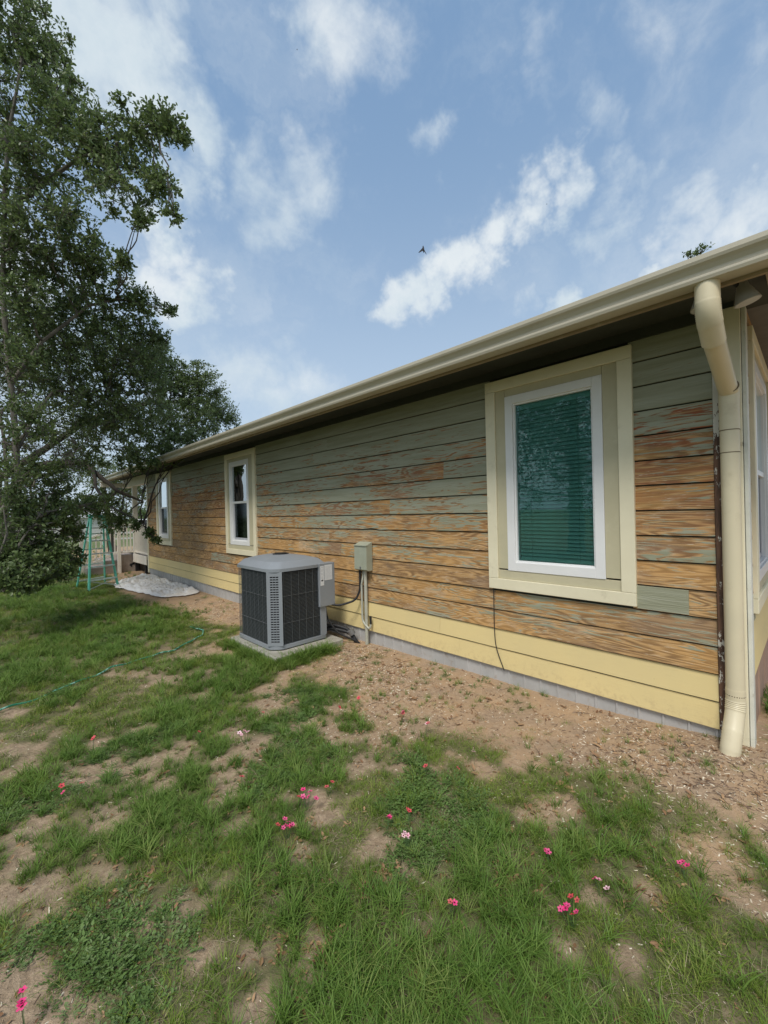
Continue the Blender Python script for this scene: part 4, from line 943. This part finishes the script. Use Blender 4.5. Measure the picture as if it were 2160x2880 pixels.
def straight(a, b, r0, r1, k=3):
    n = len(a); d_ = b-a; d_ = d_/(np.linalg.norm(d_, axis=1, keepdims=True)+1e-9); u = np.cross(d_, [.31, .52, .79]); u /= np.linalg.norm(u, axis=1, keepdims=True)+1e-9; v = np.cross(d_, u)
    ang = np.arange(k)*2*np.pi/k; ring = u[:, None]*np.cos(ang)[None, :, None]+v[:, None]*np.sin(ang)[None, :, None]
    V_ = np.concatenate([a[:, None]+ring*r0, b[:, None]+ring*r1], 1).reshape(-1, 3); bs_ = (np.arange(n)*2*k)[:, None]
    Q_ = np.concatenate([bs_+np.array([[i, (i+1) % k, k+(i+1) % k, k+i]]) for i in range(k)], 0); return V_, Q_
def tree(name, base, trunk, limbs, blobs, leaf, label, cat='tree', group=None, bark=None, nleaf=9, seed=1, bare=0., thick=1.):
    """trunk: list of (points, radii); limbs grow from the nearest trunk node to every blob; twigs and leaves fill the blobs"""
    g = np.random.default_rng(seed); bark = bark or BARK; root = tag(empty(name, base), label, cat, group)
    inv = Matrix.Translation(-Vector(base))
    def par(o): o.parent = root; o.matrix_parent_inverse = inv; return o
    nodes = []
    for i, (pts, rad) in enumerate(trunk):
        pts = [Vector(p) for p in pts]; q = []; rq = []
        for a, b, ra_, rb_ in zip(pts, pts[1:], rad, rad[1:]):
            m_ = max(2, int((b-a).length/.22))
            for k in range(m_): u = k/m_; q.append(a.lerp(b, u)+Vector(g.normal(0, ra_*.10, 3))); rq.append((ra_+(rb_-ra_)*u)*g.uniform(.92, 1.1))
        q.append(pts[-1]); rq.append(rad[-1]); par(MB().tube(q, rq, 9).build('trunk' if i == 0 else 'limb', bark, smooth=True)); nodes += [np.array(x) for x in q]
    nodes = np.array(nodes); mbL = MB(); TA, TB, LP, LD, TN = [], [], [], [], []
    for bi, (c, rv, n) in enumerate(blobs):
        dry = n < 0; n = int(abs(n)*thick)
        c = np.array(c, float); rv = np.array(rv if hasattr(rv, '__len__') else (rv,)*3, float)
        dn = np.linalg.norm(nodes-c-np.array([0, 0, -.4]), axis=1); s_ = nodes[np.argmin(dn)]
        mid = (s_+c)/2+g.normal(0, .12, 3)*np.linalg.norm(c-s_)*.5; k = 9; pl = []
        for i in range(k+1): u = i/k; pl.append((1-u)**2*s_+2*u*(1-u)*mid+u*u*c+g.normal(0, .02, 3))
        R0 = .012+.018*rv.max(); mbL.tube(pl, [R0*(1-.65*i/k) for i in range(k+1)], 6); pl = np.array(pl)
        m_ = max(5, int(n/thick)//14); dirs = g.normal(0, 1, (m_, 3)); dirs /= np.linalg.norm(dirs, axis=1, keepdims=True)
        ends = c+dirs*rv*g.uniform(.45, .95, (m_, 1)); sub = [pl[3:]]
        for e in ends:
            st_ = pl[g.integers(4, k+1)]; m2 = (st_+e)/2+g.normal(0, .08, 3)*rv.mean(); us = np.linspace(0, 1, 5)[:, None]
            br_ = (1-us)**2*st_+2*us*(1-us)*m2+us**2*e; mbL.tube(br_, [.008, .007, .006, .0045, .003], 4, False); sub.append(br_[1:])
        sub = np.concatenate(sub)
        d2 = g.normal(0, 1, (n, 3)); d2 /= np.linalg.norm(d2, axis=1, keepdims=True); tips = c+d2*rv*(g.random((n, 1))**.45)
        ds_ = np.linalg.norm(tips[:, None]-sub[None], axis=2); near = sub[np.argmin(ds_, 1)]; dv_ = tips-near; ln = np.linalg.norm(dv_, axis=1, keepdims=True)+1e-9
        far_ = np.maximum(ln-.42, 0); st = near+dv_/ln*far_*.0  # twig from the branch itself
        TA.append(st); TB.append(tips)
        kp = g.random(n) > (.93 if dry else bare); st2, tp = (tips-dv_/ln*np.minimum(ln, .30))[kp], tips[kp]
        for j in range(nleaf):
            u = (j+g.random((len(tp), 1)))/nleaf; pos = st2+(tp-st2)*u+g.normal(0, .012, tp.shape)*leaf*20; dr = (tp-st2)/(np.linalg.norm(tp-st2, axis=1, keepdims=True)+1e-9)*.8+g.normal(0, .75, tp.shape)+np.array([0, 0, .12])
            LP.append(pos); LD.append(dr); TN.append(np.clip(g.random(len(tp))*.8+.15*vnoise(pos[:, 0]*2, pos[:, 2]*2, 3)*1.5, 0, 1))
    o = par(mbL.build('branches', bark)); o['kind'] = 'stuff'
    V_, Q_ = straight(np.concatenate(TA), np.concatenate(TB), .0032*max(1, leaf/.05), .0014); o = par(quads('twigs', V_, Q_, bark)); o['kind'] = 'stuff'
    V_, Q_ = leaves(np.concatenate(LP), np.concatenate(LD), leaf, g); o = par(quads('crown', V_, Q_, LEAF, attrs={'tone': np.repeat(np.concatenate(TN), 6)})); o['kind'] = 'stuff'
    return root
def B_(px, py, d_, r_, n): return (tuple(at(px, py, d_)), r_, n)
# slim oak at the left edge
tp = [tuple(at(54, 1600, 6.3)), tuple(at(54, 1400, 6.3)), tuple(at(47, 1268, 6.3)), tuple(at(30, 1080, 6.25)), tuple(at(8, 820, 6.2)), tuple(at(12, 600, 6.1)), tuple(at(20, 400, 6.0)), tuple(at(60, 180, 5.9))]
tp[0] = (tp[1][0]-.50, tp[1][1], gzf(tp[1][0], tp[1][1])-.1)
b2 = [tp[3], tuple(at(120, 960, 6.4)), tuple(at(250, 860, 6.6)), tuple(at(330, 840, 6.7))]
b3 = [tp[5], tuple(at(120, 520, 6.0)), tuple(at(280, 400, 5.9)), tuple(at(430, 350, 5.8))]
b4 = [tp[2], tuple(at(90, 1180, 6.6)), tuple(at(150, 1100, 7.0)), tuple(at(300, 1100, 7.6))]
b5 = [(tp[1][0]-.70, tp[1][1]+.3, tp[0][2]), tuple(at(20, 1400, 6.6)), tuple(at(14, 1250, 6.7)), tuple(at(-30, 1000, 6.8))]
tree('oak_tree', (tp[0][0], tp[0][1], gzf(tp[0][0], tp[0][1])), [(tp, [.042, .038, .038, .038, .034, .03, .025, .015]), (b2, [.03, .026, .02, .012]), (b3, [.035, .028, .022, .01]), (b4, [.03, .025, .02, .012]), (b5, [.035, .03, .025, .015])], None,
     [B_(40, 60, 6.2, (.75, .75, .75), 300), B_(110, 180, 6.2, .55, 210), B_(20, 330, 6.2, .8, 260), B_(170, 300, 6.0, .55, 190), B_(250, 400, 5.9, .55, 190), B_(90, 520, 6.1, .8, 260), B_(290, 420, 5.8, .5, 150),
      B_(390, 370, 5.7, .42, 130), B_(470, 350, 5.6, .30, 80), B_(510, 390, 5.6, .17, 26), B_(350, 520, 5.7, .55, 170), B_(450, 520, 5.6, .28, 60), B_(485, 600, 5.5, .16, 20), B_(400, 620, 5.6, .16, 20), B_(180, 640, 6.0, .65, 190), B_(40, 700, 6.2, .6, 130),
      B_(250, 730, 6.2, .40, 95), B_(340, 740, 6.0, .2, 40), B_(120, 800, 6.6, .75, 240), B_(300, 840, 6.7, .65, 220), B_(400, 850, 6.8, .32, 70), B_(480, 878, 6.8, .14, 18), B_(20, 950, 6.8, .75, 220),
      B_(180, 970, 7.0, .8, 260), B_(350, 970, 7.2, .7, 230), B_(440, 950, 7.4, .3, 60), B_(60, 1100, 7.0, .6, 60), B_(250, 1130, 7.4, .8, 250), B_(400, 1100, 7.8, .8, 240), B_(330, 1210, 7.8, .65, 170), B_(130, 1210, 7.2, .5, 70), B_(60, 880, 7.6, .9, 160), B_(210, 880, 7.8, .8, 200), B_(150, 1080, 8.2, .9, 200), B_(40, 1230, 7.6, .6, 50), B_(400, 1010, 8.0, .6, 130), B_(30, 1330, 5.9, .4, 60), B_(80, 1180, 5.9, .45, 80), B_(40, 1000, 5.9, .45, 90), B_(60, 840, 5.9, .45, 90), B_(30, 620, 5.7, .4, 70), B_(60, 430, 5.6, .4, 70), B_(250, 1290, 7.6, .4, 60), B_(140, 1330, 6.6, .35, 45), B_(60, 1230, 6.6, .7, -150), B_(170, 1280, 6.9, .6, -110), B_(40, 1050, 6.5, .5, -60), B_(60, 1400, 6.5, .5, -90), B_(120, 700, 6.1, .5, -40),
      B_(-250, 300, 6.2, 1.5, 420), B_(-300, 800, 6.5, 1.4, 380)], .056, 'slender oak leaning in from the picture edge with twiggy grey stems', seed=5, thick=1.5, nleaf=9)
# oak suckers low on the left
sb = (tp[1][0]-.55, tp[1][1]-.2, 0)
tree('oak_sapling', (sb[0], sb[1], gzf(sb[0], sb[1])), [([(sb[0], sb[1], -.1), tuple(at(60, 1520, 6.0)), tuple(at(110, 1450, 6.2))], [.02, .015, .008]), ([(sb[0], sb[1], -.05), tuple(at(20, 1500, 5.9)), tuple(at(10, 1430, 5.9))], [.02, .015, .008])], None,
     [B_(40, 1500, 6.1, .45, 95), B_(125, 1490, 6.5, .42, 80), B_(205, 1500, 7.0, .22, 36), B_(215, 1570, 7.0, .18, 26), B_(30, 1625, 5.6, .25, 60), B_(100, 1620, 6.0, .24, 50), B_(190, 1610, 6.4, .18, 30), B_(60, 1640, 5.6, .2, 45), B_(215, 1430, 7.4, .2, 22), B_(160, 1360, 7.0, .3, 30), B_(90, 1340, 6.6, .3, 30), B_(165, 1545, 6.4, .24, 55), B_(110, 1580, 6.1, .20, 45), B_(185, 1450, 6.6, .25, 45), B_(20, 1570, 6.0, .28, 80), B_(60, 1590, 5.9, .22, 50), B_(60, 1420, 6.2, .35, 70), B_(150, 1420, 6.8, .4, 80), B_(270, 1420, 7.4, .25, 35), B_(80, 1540, 6.6, .4, 90), B_(140, 1605, 6.8, .22, 40)], .06,
     'low leafy oak shoots at the foot of the slender oak', 'sapling', seed=9, thick=1.9, nleaf=8)
# twig reaching in front of the far window and the gutter: lower bough of the big oak
# big spreading oak beyond the porch
gb = gzf(.15, 14.4)
tree('spreading_oak', (.1, 14.4, gb), [([(.05, 14.4, gb-.1), (.32, 14.45, .45), (.38, 14.4, 1.2), (.2, 14.6, 2.2), (.1, 14.8, 3.4)], [.32, .26, .24, .21, .16]),
     ([(.25, 14.5, 1.7), tuple(at(60, 1330, 10.6)), tuple(at(140, 1305, 10.3)), tuple(at(230, 1300, 10.2)), tuple(at(330, 1380, 10.2)), tuple(at(400, 1410, 10.4))], [.12, .105, .09, .07, .04, .02]),
     ([(.2, 14.6, 2.6), tuple(at(250, 1180, 10.5)), tuple(at(420, 1130, 10.6)), tuple(at(560, 1130, 11))], [.10, .07, .05, .03]),
     ([(.1, 14.8, 3.2), (-.6, 15, 5.2), (-1.2, 15.2, 7)], [.15, .1, .05]),
     ([tuple(at(260, 1310, 10.2)), tuple(at(270, 1370, 9.8)), tuple(at(300, 1420, 9.2)), tuple(at(400, 1470, 8.8))], [.05, .035, .025, .01])], None,
     [B_(480, 1080, 10.8, .75, 330), B_(560, 1100, 11, .8, 360), B_(620, 1170, 12, .65, 240), B_(540, 1190, 10.5, .75, 330), B_(430, 1200, 9.8, .8, 330), B_(470, 1260, 9.0, .42, 130), B_(380, 1290, 9.0, .4, 110), B_(440, 1010, 10.5, .6, 230),
      B_(540, 1230, 9.4, .22, 36), B_(430, 1300, 8.6, .2, 30), B_(300, 1000, 10.5, 1., 330), B_(280, 1180, 10.5, .9, 260), B_(120, 1000, 11, 1.2, 330), B_(290, 1430, 10.3, .5, 110), B_(230, 1420, 10.3, .4, 80), B_(330, 1470, 10, .4, 80),
      B_(420, 1500, 8.7, .14, 22), B_(385, 1475, 8.8, .14, 20), B_(440, 1520, 8.6, .10, 14), B_(220, 1250, 10.5, .7, 110), (((-1.5, 15.2, 7.5)), 1.9, 420), ((-2.4, 14.4, 4.6), 1.6, 330), ((-.3, 17.2, 5.6), 1.8, 330)], .058,
     'big spreading live oak with a dark horizontal bough beyond the porch', bark=BARKD, seed=21, thick=1.8, nleaf=9)
# oak behind the far end of the roof line
def generic(name, x, y, h, rad, label, leaf, n, seed, group=None, cat='tree', nb=9, low=.45):
    g = np.random.default_rng(seed); z = gzf(x, y); bl = []
    for i in range(nb):
        a = g.uniform(0, 6.28); r_ = rad*.62*math.sqrt(g.random()); zz = h*(low+.06)+(h*(.95-low)-rad*.35)*g.random()
        bl.append(((x+r_*math.cos(a), y+r_*math.sin(a), z+zz), (rad*g.uniform(.38, .55),)*2+(rad*g.uniform(.3, .42),), n//nb))
    tr_ = h*.035; return tree(name, (x, y, z), [([(x, y, z-.2), (x+g.normal(0, .1), y, z+h*.3), (x+g.normal(0, .3), y, z+h*.7)], [tr_, tr_*.75, tr_*.3])], None, bl, leaf, label, cat, group, BARKD, 7, seed)
generic('oak_tree', 4.6, 24.5, 5.6, 3.0, 'rounded oak rising behind the far end of the roof', .095, 1500, 31)
tree('oak_tree', (11.7, 1.85, gzf(11.7, 1.85)), [([(11.7, 1.85, -.2), (11.8, 1.9, 3.), (11.7, 1.9, 6.), (11.7, 1.87, 7.0)], [.22, .17, .08, .03])], None,
     [((11.7, 1.86, 7.36), (.16, .20, .10), 16), ((11.7, 1.62, 7.34), (.12, .16, .08), 9), ((11.9, 2.0, 5.9), 1.1, 200), ((12.6, 1.6, 5.2), 1.4, 220), ((11.4, 2.6, 5.0), 1.3, 200)], .06, 'oak behind the house with only its topmost twigs above the gutter', 'tree', None, BARKD, 8, 33)
# trees reflected in the panes and shading the lawn from behind the viewer
generic('oak_tree', -8.6, 6.0, 9.0, 4.4, 'broad oak on the open side of the lawn facing the big window', .10, 5200, 35, nb=16, low=.10)
generic('oak_tree', -7.5, 13.5, 8, 3.0, 'oak further along the lawn facing the middle window', .09, 1100, 36, nb=9, low=.3)
# distant trees
for i, (x, y, h, r_, lab) in enumerate(((-2, 62, 6.5, 4.5, 'leftmost round tree on the far field edge'), (6, 70, 7.5, 5, 'tall round tree on the far field edge'), (14, 66, 6, 4.5, 'squat tree on the far field edge behind the railing'), (21, 72, 7, 5, 'tree on the far field edge just left of the house corner'), (27, 76, 8, 6, 'tree on the far field edge hidden behind the porch'), (3, 48, 3.4, 2.4, 'small bushy tree in the open field'))):
    generic('field_tree', x, y, h, r_, lab, .30, 420, 50+i, 'trees along the far edge of the field', nb=7, low=.2)

# ------------------------------------------------------------------ distant things
far = tag(empty('farm_shed', (6.5, 56, gzf(6.5, 56))), 'long low pale shed across the field seen under the oak bough', 'shed')
zf = gzf(6.5, 56); SHW = paint('shed_siding', (.62, .60, .56), None, .7); SHR = paint('shed_roof', (.70, .70, .70), None, .5)
rel(MB().box(3.2, 10.5, 54, 59, zf-.1, zf+2.1).build('wall', SHW), far)
rel(MB().extrude([(53.6, zf+2.05), (56.5, zf+3.1), (59.4, zf+2.05), (59.4, zf+2.15), (56.5, zf+3.22), (53.6, zf+2.15)], 'x', 2.9, 10.8).build('roof', SHR), far)
rel(MB().box(5.6, 7.4, 53.96, 53.995, zf, zf+1.8).build('door', paint('shed_door', (.35, .3, .27), None, .7)), far)
fe = tag(empty('field_fence', (4, 34, gzf(4, 34))), 'pale rail fence running across the field behind the stepladder', 'fence'); zf = gzf(4, 34)
for i in range(9): rel(MB().box(-3+i*2.2, -2.9+i*2.2, 34, 34.1, zf-.2, zf+1.25).build('post', SHW), fe)
for k in range(3): rel(MB().box(-3, 14.7, 33.97, 34-.001, zf+.3+k*.4, zf+.42+k*.4).build('rail', SHW), fe)
# red pickup far off beyond the porch
zt0 = gzf(11.3, 44); tx, ty = 11.35, 44.0; RED = paint('red_truck_paint', (.30, .03, .025), None, .35); WHT = paint('white_truck_roof', (.75, .75, .75), None, .35)
tr0 = tag(empty('pickup_truck', (tx, ty, zt0)), 'red and white pickup parked in the field beyond the porch', 'truck')
body = rel(MB().extrude([(ty-2.5, zt0+.45), (ty-2.5, zt0+1.0), (ty-1.1, zt0+1.12), (ty+2.6, zt0+1.12), (ty+2.6, zt0+.45)], 'x', tx-.92, tx+.92).build('body', RED), tr0)
rel(MB().extrude([(ty-1.1, zt0+1.13), (ty-.5, zt0+1.68), (ty+.7, zt0+1.72), (ty+.95, zt0+1.13)], 'x', tx-.8, tx+.8).build('cab', WHT), tr0)
rel(MB().extrude([(ty-1.06, zt0+1.19), (ty-.60, zt0+1.62), (ty-.64, zt0+1.64), (ty-1.12, zt0+1.19)], 'x', tx-.68, tx+.68).build('windscreen', DARK), tr0)
for sx in (-.7, .7): rel(MB().cbox(tx+sx-.13, tx+sx+.13, ty-2.54, ty-2.50, zt0+.72, zt0+.9).build('headlight', WHT), tr0)
rel(MB().cbox(tx-.5, tx+.5, ty-2.53, ty-2.50, zt0+.68, zt0+.92).build('grille', DARK), tr0); rel(MB().cbox(tx-.95, tx+.95, ty-2.65, ty-2.52, zt0+.42, zt0+.6).build('bumper', WHT), tr0)
for sx in (-.85, .85):
    for sy in (-1.6, 1.7): rel(MB().tube([(tx+sx-.1, ty+sy, zt0+.36), (tx+sx+.1, ty+sy, zt0+.36)], .37, 18).build('wheel', BLACK, smooth=True), tr0)

# ------------------------------------------------------------------ birds
def bird(px, py, d_, s_, label):
    p = at(px, py, d_); o = tag(empty('bird', tuple(p)), label, 'bird', 'dark birds gliding in the sky'); BK = paint('bird_feathers', (.02, .02, .025), None, .7)
    ax = (Uv*.95+Rv*-.1).normalized(); wr = (Uv*-.55-Rv*.8).normalized(); wl = (Uv*-.75+Rv*.45).normalized(); n_ = Fv
    M_ = MB().tube([ax*-.35*s_, ax*-.1*s_, ax*.2*s_, ax*.45*s_, ax*.52*s_], [.02*s_, .10*s_, .11*s_, .06*s_, .01*s_], 8)
    for wv_ in (wr, wl):
        a, b, c, e = ax*.35*s_, ax*-.05*s_, wv_*.62*s_+ax*.02*s_, wv_*.75*s_+ax*.10*s_; k = n_*.012*s_
        M_.add([a-k, b-k, c-k, e-k, a+k, b+k, c+k, e+k], [(0, 1, 2, 3), (4, 7, 6, 5), (0, 4, 5, 1), (1, 5, 6, 2), (2, 6, 7, 3), (3, 7, 4, 0)])
    M_.build('body', BK, o, True)
bird(1191, 703, 40, .8, 'larger dark bird gliding at the edge of the brightest cloud')
bird(836, 139, 90, .38, 'tiny dark bird high up near the top cloud')
bird(1538, 574, 90, .30, 'tiny dark speck of a bird in front of the cloud above the gutter')
